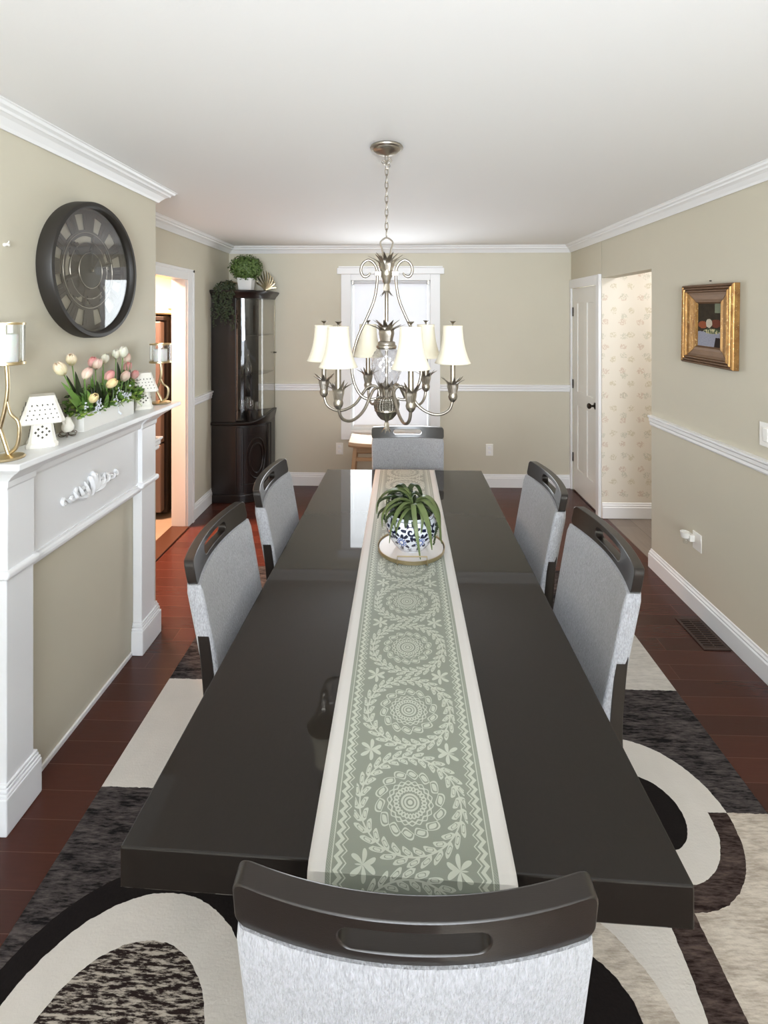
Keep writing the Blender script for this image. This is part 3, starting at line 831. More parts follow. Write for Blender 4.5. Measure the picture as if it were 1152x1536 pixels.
for (bx_s, by_s, bz_s, n_s) in [(-0.055, 0.045, 0.185, 9), (-0.02, 0.07, 0.20, 9), (0.05, 0.055, 0.165, 7), (-0.075, 0.01, 0.165, 7)]:
    rs = MB()
    for k in range(n_s):
        a = 2 * pi * k / n_s + bx_s * 40; d = Vector((cos(a), sin(a), 0.45)); p = Vector((bx_s, by_s, bz_s))
        rs.leaf([p, p + d * 0.016 + Vector((0, 0, 0.003)), p + d * 0.030], [0.006, 0.010, 0.002], 0.004, normal=(0, 0, 1), smooth=4, fold=0.3)
    rs.tube([(bx_s * 0.5, by_s * 0.5, 0.125), (bx_s, by_s, bz_s)], 0.004, 6)
    rs.build('rosette', M['succulent_dark'], pp, smooth=True)
for sx, a0 in ((1, -0.35), (1, -0.15), (-1, 3.3)):
    tm = MB(); cen = []
    for k in range(30):
        t = k / 29; a = a0 + 0.08 * sin(t * 9)
        r = 0.098 + 0.016 * sin(pi * min(1, t * 1.3)); z = 0.175 - 0.150 * t if sx > 0 else 0.16 - 0.09 * t
        p = (r * cos(a) + random.uniform(-.003, .003), r * sin(a) + random.uniform(-.003, .003), z)
        cen.append(p); tm.lathe([(0, -0.004), (0.0038, -0.001), (0.0038, 0.002), (0, 0.005)], p, 6)
    tm.tube(cen, 0.0012, 5); tm.build('trailing_strand', M['succulent_dark'], pp, smooth=True)

# ------------------------------------------------------------------ chandelier
CX, CY = -0.045, 1.985
ch = empty('chandelier', (CX, CY, ZC)); tag(ch, 'brushed nickel pineapple chandelier with six cream bell shades hanging over the table', 'chandelier')
Z = lambda z: z - ZC
MB().lathe([(0.0, 0.0), (0.066, 0.0), (0.070, -0.006), (0.068, -0.011), (0.058, -0.014), (0.056, -0.018), (0.040, -0.030), (0.012, -0.036), (0.008, -0.040), (0.0, -0.041)], (0, 0, 0), 40).build('canopy', M['nickel'], ch, smooth=True)
def link_mb(z, rot, ln=0.036, wd=0.011, r=0.0022):
    pts = []
    for k in range(16):
        a = 2 * pi * k / 16
        x = wd / 2 * cos(a) * (1.15); zz = (ln / 2) * sin(a)
        if abs(sin(a)) > 0.85: zz = (ln / 2) * (1 if sin(a) > 0 else -1) * (0.93 + 0.07 * abs(sin(a)))
        pts.append((x * cos(rot), x * sin(rot), z + zz))
    return MB().tube(pts, r, 6, closed=True)
z = Z(2.400); k = 0
while z > Z(2.065):
    link_mb(z, (k % 2) * pi / 2 + 0.3).build('chain_link', M['nickel'], ch, smooth=True); z -= 0.0285; k += 1
cl = MB()
for (a, b_, c_) in [(0.022, 2.385, 1), (-0.020, 2.378, -1), (0.014, 2.362, 1)]:
    cl.tube([(0, 0, Z(b_ - 0.012)), (a * 0.6, -0.004, Z(b_ - 0.004)), (a, 0.003, Z(b_ + 0.006)), (a * 0.7, 0.002, Z(b_ + 0.014)), (a * 0.2, 0, Z(b_))], 0.0017, 6, smooth=4)
cl.build('wire_twist', M['nickel'], ch, smooth=True)
MB().tube([(-0.014, 0, Z(1.985)), (-0.018, 0, Z(2.015)), (-0.026, 0, Z(2.045)), (-0.014, 0, Z(2.060)), (0.0, 0, Z(2.066)), (0.014, 0, Z(2.060)), (0.026, 0, Z(2.045)), (0.018, 0, Z(2.015)), (0.014, 0, Z(1.985))], 0.0035, 8, smooth=5).build('hanging_loop', M['nickel'], ch, smooth=True)
def mleaf(mb, r0, z0, r1, z1, r2, z2, ang, w, th=0.0016, cx=0, cy=0):
    d = Vector((cos(ang), sin(ang), 0)); o = Vector((cx, cy, 0))
    w *= 1.35
    P = [o + d * r0 + Vector((0, 0, Z(z0))), o + d * (r0 * 0.55 + r1 * 0.45) + Vector((0, 0, Z(z0 * 0.4 + z1 * 0.6))), o + d * r1 + Vector((0, 0, Z(z1))), o + d * r2 + Vector((0, 0, Z(z2)))]
    mb.leaf(P, [w * 0.7, w, w * 0.8, w * 0.05], th, normal=-d, smooth=4, fold=-0.3)
lm = MB()
for k in range(8):
    a = 2 * pi * k / 8 + 0.2
    mleaf(lm, 0.018, 1.915, 0.036, 1.968, 0.080, 1.988, a, 0.0085)
    mleaf(lm, 0.014, 1.915, 0.022, 1.975, 0.052, 2.002, a + pi / 8, 0.009)
lm.build('crown_leaves', M['nickel'], ch, smooth=True)
MB().lathe([(0.014, Z(1.935)), (0.024, Z(1.930)), (0.026, Z(1.912)), (0.024, Z(1.905)), (0.018, Z(1.892)), (0.016, Z(1.880)), (0.008, Z(1.868)), (0.0075, Z(1.715)), (0.0, Z(1.715))], (0, 0, 0), 20).build('center_rod', M['nickel'], ch, smooth=True)
lm = MB()
for k in range(6):
    a = 2 * pi * k / 6 + 0.3; mleaf(lm, 0.009, 1.872, 0.011, 1.840, 0.030, 1.820, a, 0.006)
lm.build('rod_leaves', M['nickel'], ch, smooth=True)
for s in (-1, 1):
    sc = empty('scroll_arm'); sc.parent = ch
    X_ = lambda a: s * a
    pts = [(0.070, 1.920), (0.072, 1.913), (0.080, 1.906), (0.092, 1.902), (0.104, 1.914), (0.108, 1.935), (0.098, 1.960), (0.077, 1.972), (0.056, 1.962), (0.042, 1.938), (0.039, 1.910), (0.042, 1.860), (0.054, 1.800), (0.085, 1.725), (0.118, 1.655), (0.140, 1.580), (0.146, 1.510), (0.134, 1.450), (0.108, 1.405), (0.075, 1.388), (0.045, 1.392)]
    MB().tube([(s * a, 0, Z(b_)) for a, b_ in pts], [0.0035, 0.0045] + [0.0062] * 18 + [0.005], 10, smooth=5).build('scroll_tube', M['nickel'], sc, smooth=True)
    MB().box(s * 0.022, s * 0.050, -0.010, 0.010, Z(1.926), Z(1.906)).build('clamp', M['nickel'], sc, bevel=0.002)
MB().lathe([(0.013, Z(1.645)), (0.018, Z(1.636)), (0.032, Z(1.632)), (0.036, Z(1.628)), (0.037, Z(1.618)), (0.042, Z(1.614)), (0.043, Z(1.606)), (0.038, Z(1.600)), (0.0, Z(1.600))], (0, 0, 0), 32).build('collar', M['nickel'], ch, smooth=True)
lm = MB()
for k in range(9):
    a = 2 * pi * k / 9
    mleaf(lm, 0.022, 1.632, 0.032, 1.685, 0.080, 1.702, a, 0.0100)
    mleaf(lm, 0.018, 1.632, 0.024, 1.698, 0.058, 1.722, a + pi / 9, 0.010)
lm.build('pineapple_crown', M['nickel'], ch, smooth=True)
def cut(a, t): return 1 + 0.08 * abs(cos(5 * (a + t * 2.2))) + 0.08 * abs(cos(5 * (a - t * 2.2))) - 0.09
gp = [(0.036, 1.602), (0.050, 1.588), (0.058, 1.570), (0.062, 1.545), (0.061, 1.520), (0.056, 1.495), (0.047, 1.470), (0.036, 1.450), (0.028, 1.440)]
gp2 = []
for i in range(len(gp) - 1):
    for q_ in range(4):
        t = q_ / 4; gp2.append((gp[i][0] * (1 - t) + gp[i + 1][0] * t, Z(gp[i][1] * (1 - t) + gp[i + 1][1] * t)))
gp2.append((gp[-1][0], Z(gp[-1][1])))
MB().lathe(gp2, (0, 0, 0), 90, cap=False, flute=cut).build('glass_body', M['cut_glass'], ch, smooth=True)
MB().tube([(0, 0, Z(1.60)), (0, 0, Z(1.43))], 0.006, 10).build('inner_stem', M['nickel'], ch, smooth=True)
lm = MB()
for k in range(8):
    a = 2 * pi * k / 8 + 0.2; mleaf(lm, 0.022, 1.400, 0.028, 1.440, 0.044, 1.462, a, 0.012)
lm.build('lower_leaves', M['nickel'], ch, smooth=True)
M['nickel_knurl'] = None
def knurl():
    m, nt, b = new_mat('knurled_nickel'); x, y, z, vec = coords(nt)
    th = x.atan2(y); p = ((th * 14 + z * 500).sin() * (th * 14 - z * 500).sin())
    b.inputs['Base Color'].default_value = rgb(176, 170, 160); b.inputs['Metallic'].default_value = 1; b.inputs['Roughness'].default_value = 0.3
    bumpit(nt, b, p, 0.8, 0.004); return m
M['nickel_knurl'] = knurl()
MB().lathe([(0.0, Z(1.445)), (0.014, Z(1.440)), (0.016, Z(1.410)), (0.028, Z(1.402)), (0.042, Z(1.396)), (0.052, Z(1.384)), (0.055, Z(1.368)), (0.053, Z(1.352)), (0.050, Z(1.348))], (0, 0, 0), 36, cap=False).build('hub', M['nickel_knurl'], ch, smooth=True)
MB().lathe([(0.050, Z(1.349)), (0.051, Z(1.343)), (0.044, Z(1.336)), (0.038, Z(1.322)), (0.024, Z(1.306)), (0.010, Z(1.300)), (0.007, Z(1.296)), (0.006, Z(1.258)), (0.0, Z(1.256))], (0, 0, 0), 72, cap=False, flute=lambda a, t: 1 + 0.05 * cos(18 * a) * sin(pi * t)).build('fluted_bowl', M['nickel'], ch, smooth=True)
lm = MB()
for k in range(7):
    a = 2 * pi * k / 7; mleaf(lm, 0.006, 1.292, 0.009, 1.268, 0.024, 1.250, a, 0.005)
lm.build('tail_leaves', M['nickel'], ch, smooth=True)
def make_arm():
    arm = empty('lamp_arm'); R = 0.275
    pts = [(0.030, 1.405), (0.036, 1.432), (0.056, 1.444), (0.082, 1.436), (0.106, 1.405), (0.132, 1.368), (0.166, 1.344), (0.205, 1.333), (0.240, 1.340), (0.264, 1.360), (0.274, 1.392)]
    MB().tube([(a, 0, Z(b_)) for a, b_ in pts], 0.0062, 10, smooth=5).build('arm_tube', M['nickel'], arm, smooth=True)
    MB().lathe([(0.0, Z(1.386)), (0.008, Z(1.388)), (0.016, Z(1.398)), (0.0195, Z(1.410)), (0.016, Z(1.424)), (0.011, Z(1.432)), (0.0105, Z(1.560)), (0.0, Z(1.560))], (R, 0, 0), 20).build('candle_cup', M['nickel'], arm, smooth=True)
    lm = MB()
    for k in range(8):
        a = 2 * pi * k / 8 + 0.25
        if k % 2: mleaf(lm, 0.012, 1.420, 0.023, 1.467, 0.058, 1.484, a, 0.0080, cx=R)
        else: mleaf(lm, 0.012, 1.420, 0.020, 1.466, 0.042, 1.492, a, 0.0080, cx=R)
    lm.build('cup_leaves', M['nickel'], arm, smooth=True)
    sp = []
    for k in range(13):
        t = k / 12; r = 0.0385 + 0.0265 * (t ** 2.7) + 0.0065 * t; sp.append((r, Z(1.698 - 0.153 * t)))
    fl = lambda a, t: 1 + 0.012 * abs(cos(3 * a)) * t
    sh = MB().lathe(sp, (R, 0, 0), 48, cap=False, flute=fl).build('lamp_shade', M['shade'], arm, smooth=True)
    md = sh.modifiers.new('s', 'SOLIDIFY'); md.thickness = 0.0012
    MB().lathe([(0.0395, Z(1.694)), (0.0405, Z(1.694)), (0.0405, Z(1.699)), (0.0385, Z(1.699))], (R, 0, 0), 40, cap=False).build('shade_trim', M['shade'], sh, smooth=True)
    fin = MB().lathe([(0.0, Z(1.690)), (0.004, Z(1.692)), (0.0035, Z(1.704)), (0.005, Z(1.709)), (0.013, Z(1.716)), (0.012, Z(1.718)), (0.0, Z(1.712))], (R, 0, 0), 14); fin.build('finial', M['nickel'], arm, smooth=True)
    return arm
arm0 = make_arm()
for k in range(6):
    a = arm0 if k == 0 else copy_tree(arm0)
    a.parent = ch; a.rotation_euler = (0, 0, radians(-10 + 60 * k))

# ------------------------------------------------------------------ fireplace mantel
MZ = 1.268
mt = empty('fireplace_mantel', (XN, 2.03, 0)); tag(mt, 'white wooden fireplace surround with carved scroll ornament against the left wall', 'mantel')
y0 = 2.03; ml = lambda y: y - y0
xm = lambda x: x - XN
# shelf
sh = MB(); Y0, Y1 = 1.462, 2.585
sh.box(0.002, xm(-1.195), ml(Y0), ml(Y1), MZ - 0.022, MZ)
sh.build('mantel_shelf', M['mantel'], mt, bevel=0.004, seg=3)
# cornice under the shelf
cor = [(0.0, MZ - 0.110), (0.030, MZ - 0.110), (0.036, MZ - 0.100), (0.038, MZ - 0.080), (0.060, MZ - 0.064), (0.082, MZ - 0.050), (0.090, MZ - 0.046), (0.110, MZ - 0.040), (0.124, MZ - 0.030), (0.138, MZ - 0.022), (0.0, MZ - 0.022)]
cpath = [(0.002, ml(Y1 - 0.10)), (0.002, ml(Y0 + 0.10))]
cm = MB()
e = 0.05
sweep([(0.002, ml(Y0 + e + 0.045)), (0.002, ml(Y1 - e - 0.045))], [(d + 0.012, z_) if d > 0 else (d, z_) for d, z_ in cor], cm)
cm.build('cornice', M['mantel'], mt, bevel=0.0015)
for (a, b_) in ((1.557, 1.676), (2.40, 2.535)):
    side = 1 if a > 2 else -1
    lg = MB()
    lg.box(0.002, 0.049, ml(a), ml(b_), 0.15, 0.855).box(0.002, 0.052, ml(a), ml(b_), 0.875, MZ - 0.10)
    lg.build('pilaster', M['mantel'], mt, bevel=0.003)
    pl = MB(); pl.box(0.002, 0.064, ml(a - 0.018), ml(b_ + 0.04 if side > 0 else b_ + 0.022), 0.0, 0.125)
    for i, (zz, dd) in enumerate(((0.125, 0.010), (0.138, 0.006), (0.150, 0.003))):
        pl.box(0.002, 0.052 + dd, ml(a - dd - 0.004), ml(b_ + dd + 0.01), zz, zz + 0.012)
    pl.build('plinth', M['mantel'], mt, bevel=0.004)
    co = MB(); co.box(0.002, 0.066, ml(a - 0.016), ml(b_ + 0.018), 0.850, 0.880); co.build('collar_moulding', M['mantel'], mt, bevel=0.012, seg=4)
    cp = MB(); prof_c = [(0.050, MZ - 0.118), (0.056, MZ - 0.108), (0.058, MZ - 0.088), (0.078, MZ - 0.070), (0.098, MZ - 0.056), (0.112, MZ - 0.048), (0.130, MZ - 0.036), (0.150, MZ - 0.024), (0.150, MZ - 0.0221)]
    secs = []
    for dd, zz in prof_c:
        g = dd - 0.050
        secs.append([(0.002, ml(a) - g * 0.55, zz), (dd, ml(a) - g * 0.55, zz), (dd, ml(b_) + g * 0.55, zz), (0.002, ml(b_) + g * 0.55, zz)])
    cp.loft(secs); cp.build('capital', M['mantel'], mt, bevel=0.0015)
fr = MB(); fr.box(0.002, 0.030, ml(1.67), ml(2.41), 0.835, MZ - 0.08); fr.build('frieze', M['mantel'], mt)
fb = sweep([(0.002, ml(1.676)), (0.002, ml(2.40))], [(0, 0.832), (0.038, 0.832), (0.045, 0.840), (0.047, 0.850), (0.044, 0.859), (0.037, 0.865), (0.036, 0.873), (0, 0.873)]); fb.build('frieze_moulding', M['mantel'], mt)
# carved applique
ap = MB(); ax, az = 0.030, 1.000
def scroll(cy, cz, r, turns, start, sgn, w=0.0085):
    pts = []; rr = []
    for k in range(16):
        t = k / 15; a = start + sgn * turns * 2 * pi * t; q_ = r * (1 - 0.85 * t)
        pts.append((ax + 0.004 + 0.006 * sin(pi * t), cy + q_ * cos(a), cz + q_ * sin(a))); rr.append(w * (0.5 + 0.5 * (1 - t)))
    ap.tube(pts, rr, 8)
for s in (-1, 1):
    base_y = ml(2.022)
    Yc = lambda d: base_y + s * d
    for (d, dz, r, st, sg) in [(0.055, 0.004, 0.020, -pi / 2, 1), (0.095, 0.002, 0.018, pi / 2, -1), (0.130, -0.004, 0.013, -pi / 2, 1), (0.172, -0.006, 0.015, pi / 2, -1), (0.030, -0.018, 0.014, pi / 2, -1)]:
        scroll(Yc(d), az + dz, r, 0.8, st if s > 0 else pi - st, sg * s)
    for (d0, z0_, d1, z1_, d2, z2_, w_) in [(0.012, -0.03, 0.035, -0.005, 0.050, 0.036, 0.008), (0.045, -0.022, 0.070, -0.006, 0.085, 0.028, 0.007), (0.08, -0.018, 0.105, -0.010, 0.118, 0.018, 0.006), (0.11, -0.012, 0.140, -0.012, 0.165, 0.004, 0.005), (0.020, -0.034, 0.06, -0.030, 0.10, -0.014, 0.006)]:
        ap.leaf([(ax + 0.003, Yc(d0), az + z0_), (ax + 0.012, Yc(d1), az + z1_), (ax + 0.006, Yc(d2), az + z2_)], [w_ * 1.4, w_ * 1.5, 0.001], 0.011, normal=(1, 0, 0), smooth=5)
for dd, hh, w_ in [(0, 0.062, 0.011), (-0.013, 0.048, 0.008), (0.013, 0.048, 0.008)]:
    ap.leaf([(ax + 0.002, base_y, az - 0.038), (ax + 0.014, base_y + dd * 0.6, az + 0.005), (ax + 0.010, base_y + dd * 1.2, az + hh * 0.8), (ax + 0.006, base_y + dd * 1.6, az + hh)], [w_ * 0.9, w_ * 1.3, w_ * 1.1, 0.001], 0.013, normal=(1, 0, 0), smooth=5)
ap.build('carved_scroll', M['mantel'], mt, smooth=True)

# ------------------------------------------------------------------ wall clock
ck = empty('wall_clock', (XN, 2.038, 1.937)); tag(ck, 'large round black skeleton wall clock on the wall above the mantel', 'clock')
MB().lathe([(0.266, 0.002), (0.293, 0.002), (0.295, 0.010), (0.294, 0.056), (0.290, 0.062), (0.276, 0.063), (0.270, 0.058), (0.268, 0.040), (0.262, 0.034), (0.262, 0.006)], (0, 0, 0), 80, cap=False, axis='x').build('clock_frame', M['black'], ck, smooth=True)
MB().lathe([(0, 0.002), (0.266, 0.002), (0.266, 0.006), (0, 0.006)], (0, 0, 0), 60, axis='x').build('dial_backing', M['dial_back'], ck)
dk = MB()
def ringx(mb, r0, r1, x0, x1, n=60): mb.lathe([(r0, x0), (r1, x0), (r1, x1), (r0, x1), (r0, x0)], (0, 0, 0), n, cap=False, axis='x')
ringx(dk, 0.243, 0.266, 0.008, 0.014); ringx(dk, 0.150, 0.176, 0.008, 0.014)
for k in range(12):
    a = 2 * pi * k / 12
    widths = [(-0.018, 0.0075), (0.0, 0.008), (0.018, 0.0075)] if k % 3 else [(-0.024, 0.007), (-0.008, 0.0075), (0.008, 0.0075), (0.024, 0.007)]
    for off, hw in widths:
        pts = []
        for rr, w_ in ((0.170, hw), (0.248, hw * 1.3)):
            for sgn in (-1, 1):
                yy, zz = rr, off * (rr / 0.19) + sgn * w_
                pts.append((yy * cos(a) - zz * sin(a), yy * sin(a) + zz * cos(a)))
        o_ = [(0.009, *pts[0]), (0.009, *pts[1]), (0.009, *pts[3]), (0.009, *pts[2])]; o2 = [(0.013, p[1], p[2]) for p in o_]
        dk.add(o_ + o2, [(0,1,2,3),(4,5,6,7),(0,1,5,4),(1,2,6,5),(2,3,7,6),(3,0,4,7)])
dk.build('numeral_ring', M['dial'], ck)
gk = MB(); ringx(gk, 0.100, 0.122, 0.008, 0.013)
for k in range(6):
    a = 2 * pi * k / 6 + 0.3
    gk.tube([(0.011, 0.06 * cos(a), 0.06 * sin(a)), (0.011, 0.158 * cos(a), 0.158 * sin(a))], 0.010, 6)
for (gy, gz, gr) in [(0.055, 0.095, 0.050), (-0.085, -0.065, 0.055), (0.03, -0.108, 0.045), (-0.085, 0.07, 0.042), (0.11, -0.02, 0.04)]:
    gk.lathe([(gr * 0.35, 0.012), (gr, 0.012), (gr, 0.016), (gr * 0.35, 0.016)], (0, gy, gz), 56, cap=False, axis='x', flute=lambda a, t: 1 + 0.05 * (1 if cos(14 * a) > 0 else -1))
gk.lathe([(0, 0.010), (0.100, 0.010), (0.100, 0.012), (0, 0.012)], (0, 0, 0), 40, axis='x')
gk.build('gears', M['dial'], ck)
cd = MB(); cd.lathe([(0, 0.016), (0.072, 0.016), (0.077, 0.018), (0.072, 0.021), (0, 0.021)], (0, 0, 0), 40, axis='x'); cd.build('center_disc', M['black'], ck, smooth=True)
rm = MB()
for r_ in (0.078, 0.124, 0.165): rm.tube([(0.022 if r_ < 0.1 else 0.015, r_ * cos(2 * pi * k / 40), r_ * sin(2 * pi * k / 40)) for k in range(40)], 0.0016, 6, closed=True)
rm.lathe([(0, 0.024), (0.006, 0.024), (0.006, 0.032), (0, 0.034)], (0, 0, 0), 12, axis='x')
rm.build('metal_rings', M['nickel'], ck, smooth=True)
for (a, ln) in ((1.62, 0.15), (0.9, 0.10)):
    MB().leaf([(0.028, 0, 0), (0.028, ln * 0.5 * cos(a), ln * 0.5 * sin(a)), (0.028, ln * cos(a), ln * sin(a))], [0.004, 0.008, 0.001], 0.0015, normal=(1, 0, 0)).build('clock_hand', M['black'], ck)
MB().lathe([(0, 0.040), (0.2685, 0.040), (0.2685, 0.042), (0, 0.042)], (0, 0, 0), 60, axis='x').build('clock_glass', M['clock_glass'], ck)
# small wall hook at the left edge
hk = MB().lathe([(0, 0), (0.010, 0), (0.011, 0.006), (0.005, 0.012), (0.004, 0.022), (0.009, 0.028), (0, 0.030)], (0, 0, 0), 14, axis='x')
hk.tube([(0.010, 0.0, 0.004), (0.020, 0.010, 0.016), (0.014, 0.016, 0.024)], 0.003, 8)
hk.v = [(a * 0.6, b_ * 0.6, c_ * 0.6) for a, b_, c_ in hk.v]
ho = hk.build('wall_hook', M['plastic'], smooth=True, loc=(XN, 1.605, 1.985)); tag(ho, 'tiny white hook on the wall at the left edge, left of the clock', 'hook')

# ------------------------------------------------------------------ on the mantel
def candlestick(loc, H, gr, gh, label, flip=1):
    o = empty('candle_holder', loc); tag(o, label, 'candle holder')
    MB().lathe([(0, 0), (0.050, 0), (0.052, 0.003), (0.048, 0.008), (0.020, 0.012), (0.008, 0.016), (0, 0.016)], (0, 0, 0), 30).build('base', M['gold'], o, smooth=True)
    st = MB(); zt = H - gh - 0.004
    st.tube([(0.008 * flip, 0, 0.010), (-0.020 * flip, 0, 0.06 * zt / 0.2), (-0.024 * flip, 0, zt * 0.30), (-0.006 * flip, 0, zt * 0.52), (0.004 * flip, 0, zt * 0.75), (0, 0, zt)], 0.0065, 10, smooth=6)
    st.tube([(-0.002 * flip, 0, 0.010), (0.030 * flip, 0.004, zt * 0.12), (0.040 * flip, 0.004, zt * 0.28), (0.036 * flip, 0.002, zt * 0.40), (0.014 * flip, 0, zt * 0.48), (0.002 * flip, 0, zt * 0.62)], [0.006, 0.006, 0.006, 0.0055, 0.005, 0.003], 10, smooth=6)
    st.build('branch_stem', M['gold'], o, smooth=True)
    MB().lathe([(0, zt), (gr, zt), (gr + 0.002, zt + 0.002), (gr + 0.002, zt + 0.010), (gr - 0.001, zt + 0.011), (gr - 0.001, zt + 0.004), (0, zt + 0.004)], (0, 0, 0), 36).build('glass_tray', M['gold'], o, smooth=True)
    MB().lathe([(gr - 0.001, zt + 0.005), (gr - 0.001, H - 0.004), (gr - 0.003, H - 0.004), (gr - 0.003, zt + 0.005)], (0, 0, 0), 40, cap=False).build('hurricane_glass', M['goblet'], o, smooth=True)
    MB().lathe([(gr - 0.004, H - 0.007), (gr + 0.001, H - 0.007), (gr + 0.001, H), (gr - 0.004, H), (gr - 0.004, H - 0.007)], (0, 0, 0), 40, cap=False).build('glass_rim', M['gold'], o, smooth=True)
    MB().lathe([(0, zt + 0.005), (gr * 0.62, zt + 0.005), (gr * 0.62, zt + gh * 0.72), (gr * 0.55, zt + gh * 0.75), (0, zt + gh * 0.74)], (0, 0, 0), 30).build('candle', M['candle'], o, smooth=True)
candlestick((-1.288, 1.525, MZ), 0.448, 0.051, 0.135, 'taller gold branch candle holder with glass cylinder, at the near left end of the mantel')
candlestick((-1.275, 2.515, MZ), 0.322, 0.054, 0.100, 'shorter gold branch candle holder with glass cylinder, at the far end of the mantel', 1)

def ceramic_lamp(loc, rz, label):
    o = empty('pierced_lantern', loc, rz); tag(o, label, 'lantern')
    def sq(w, z_, ch_=0.25):
        c = w * ch_; h = w
        return [(h, -h + c, z_), (h, h - c, z_), (h - c, h, z_), (-h + c, h, z_), (-h, h - c, z_), (-h, -h + c, z_), (-h + c, -h, z_), (h - c, -h, z_)]
    MB().loft([sq(0.048, 0.0), sq(0.048, 0.012), sq(0.042, 0.020), sq(0.035, 0.06), sq(0.032, 0.085), sq(0.034, 0.092)]).build('lantern_base', M['ceramic'], o, bevel=0.002)
    s2 = MB().loft([sq(0.066, 0.088, 0.18), sq(0.068, 0.094, 0.18), sq(0.040, 0.176, 0.18), sq(0.038, 0.184, 0.18)]).build('lantern_shade', M['ceramic'], o, bevel=0.002)
    hm = MB()
    for f_ in range(4):
        a = f_ * pi / 2
        def put(u_, z_, d, w_, h_, rot=0.0, sl=0.0):
            pts = [(d + sl * (z_ - dz), u_ + w_ * cos(rot) * cx_ - h_ * sin(rot) * cy_, z_ + w_ * sin(rot) * cx_ + h_ * cos(rot) * cy_) for cx_, cy_, dz in ((1, 0, z_), (0, 1, z_), (-1, 0, z_), (0, -1, z_))]
            out = [(p[0] * cos(a) - p[1] * sin(a), p[0] * sin(a) + p[1] * cos(a), p[2]) for p in pts]
            inn = [((p[0] - 0.004) * cos(a) - p[1] * sin(a), (p[0] - 0.004) * sin(a) + p[1] * cos(a), p[2]) for p in pts]
            hm.add(out + inn, [(0,1,2,3),(4,5,6,7),(0,1,5,4),(1,2,6,5),(2,3,7,6),(3,0,4,7)])
        for z_, cnt, hw in ((0.108, 7, 0.046), (0.122, 6, 0.042), (0.137, 6, 0.036), (0.153, 5, 0.030)):
            d = 0.068 - (z_ - 0.094) * (0.028 / 0.082) + 0.0018
            for k in range(cnt):
                u_ = -hw + 2 * hw * k / (cnt - 1); put(u_, z_, d, 0.0024, 0.0048 if z_ > 0.15 else 0.003, rot=(k % 2) * 0.9)
        for (u_, z_) in ((0, 0.055), (-0.012, 0.066), (0.012, 0.066), (-0.012, 0.044), (0.012, 0.044), (0.0, 0.074), (0.0, 0.036), (-0.020, 0.055), (0.020, 0.055)):
            d = 0.042 - (z_ - 0.020) * (0.010 / 0.065) + 0.0012
            put(u_, z_, d, 0.0042, 0.0050)
    hm.build('pierced_holes', M['hole'], o)
ceramic_lamp((-1.290, 1.685, MZ), radians(-52), 'white pierced ceramic lantern beside the bird, near end of the mantel')
ceramic_lamp((-1.300, 2.375, MZ), radians(-52), 'white pierced ceramic lantern behind the tulips, far end of the mantel')

bd = empty('bird_figurine', (-1.288, 1.815, MZ)); tag(bd, 'small white bird figurine on looped metal rings beside the flower box', 'figurine')
b1 = MB(); b1.lathe([(0, 0.016), (0.014, 0.018), (0.022, 0.030), (0.022, 0.042), (0.016, 0.055), (0.012, 0.066), (0.010, 0.072), (0, 0.078)], (0, 0, 0), 18)
b1.leaf([(0.0, -0.012, 0.045), (0.004, -0.030, 0.062), (0.006, -0.040, 0.075)], [0.010, 0.007, 0.002], 0.004, normal=(1, 0, 0))
b1.leaf([(0.0, 0.008, 0.068), (0.0, 0.018, 0.068), (0, 0.024, 0.066)], [0.005, 0.003, 0.0005], 0.003, normal=(0, 0, 1))
b1.build('bird_body', M['ceramic'], bd, smooth=True)
rr_ = MB()
for k in range(6):
    a = 2 * pi * k / 6; rr_.tube([(0.018 * cos(a) + 0.015 * cos(b_) * cos(a), 0.018 * sin(a) + 0.015 * cos(b_) * sin(a), 0.0105 + 0.0085 * sin(b_)) for b_ in [2 * pi * j / 14 for j in range(14)]], 0.0018, 6, closed=True)
rr_.build('metal_rings', M['nest'], bd, smooth=True)

# flower box
fx0, fx1, fy0, fy1 = -1.338, -1.268, 1.880, 2.245
fbx = empty('flower_box', ((fx0 + fx1) / 2, (fy0 + fy1) / 2, MZ)); tag(fbx, 'white wooden box of pink and cream tulips on the mantel under the clock', 'flower arrangement')
hx, hy = (fx1 - fx0) / 2, (fy1 - fy0) / 2
bx_ = MB(); rq = lambda ix, iy, z_: [(-ix, -iy, z_), (ix, -iy, z_), (ix, iy, z_), (-ix, iy, z_)]
bx_.loft([rq(hx, hy, 0), rq(hx, hy, 0.076), rq(hx - 0.006, hy - 0.006, 0.076), rq(hx - 0.006, hy - 0.006, 0.006)])
bx_.build('planter_box', M['planter'], fbx, bevel=0.0015)
MB().box(-hx + 0.0065, hx - 0.0065, -hy + 0.0065, hy - 0.0065, 0.0065, 0.060).build('soil', M['soil'], fbx)
PSI = math.atan(20 / F_PX)
def unproj_x(px, py, x):
    a = (px - 576) / F_PX; b_ = (474 - py) / F_PX
    dx = a * cos(PSI) - sin(PSI); dy = a * sin(PSI) + cos(PSI); t = x / dx
    return Vector((x, dy * t, CAM_Z + b_ * t))
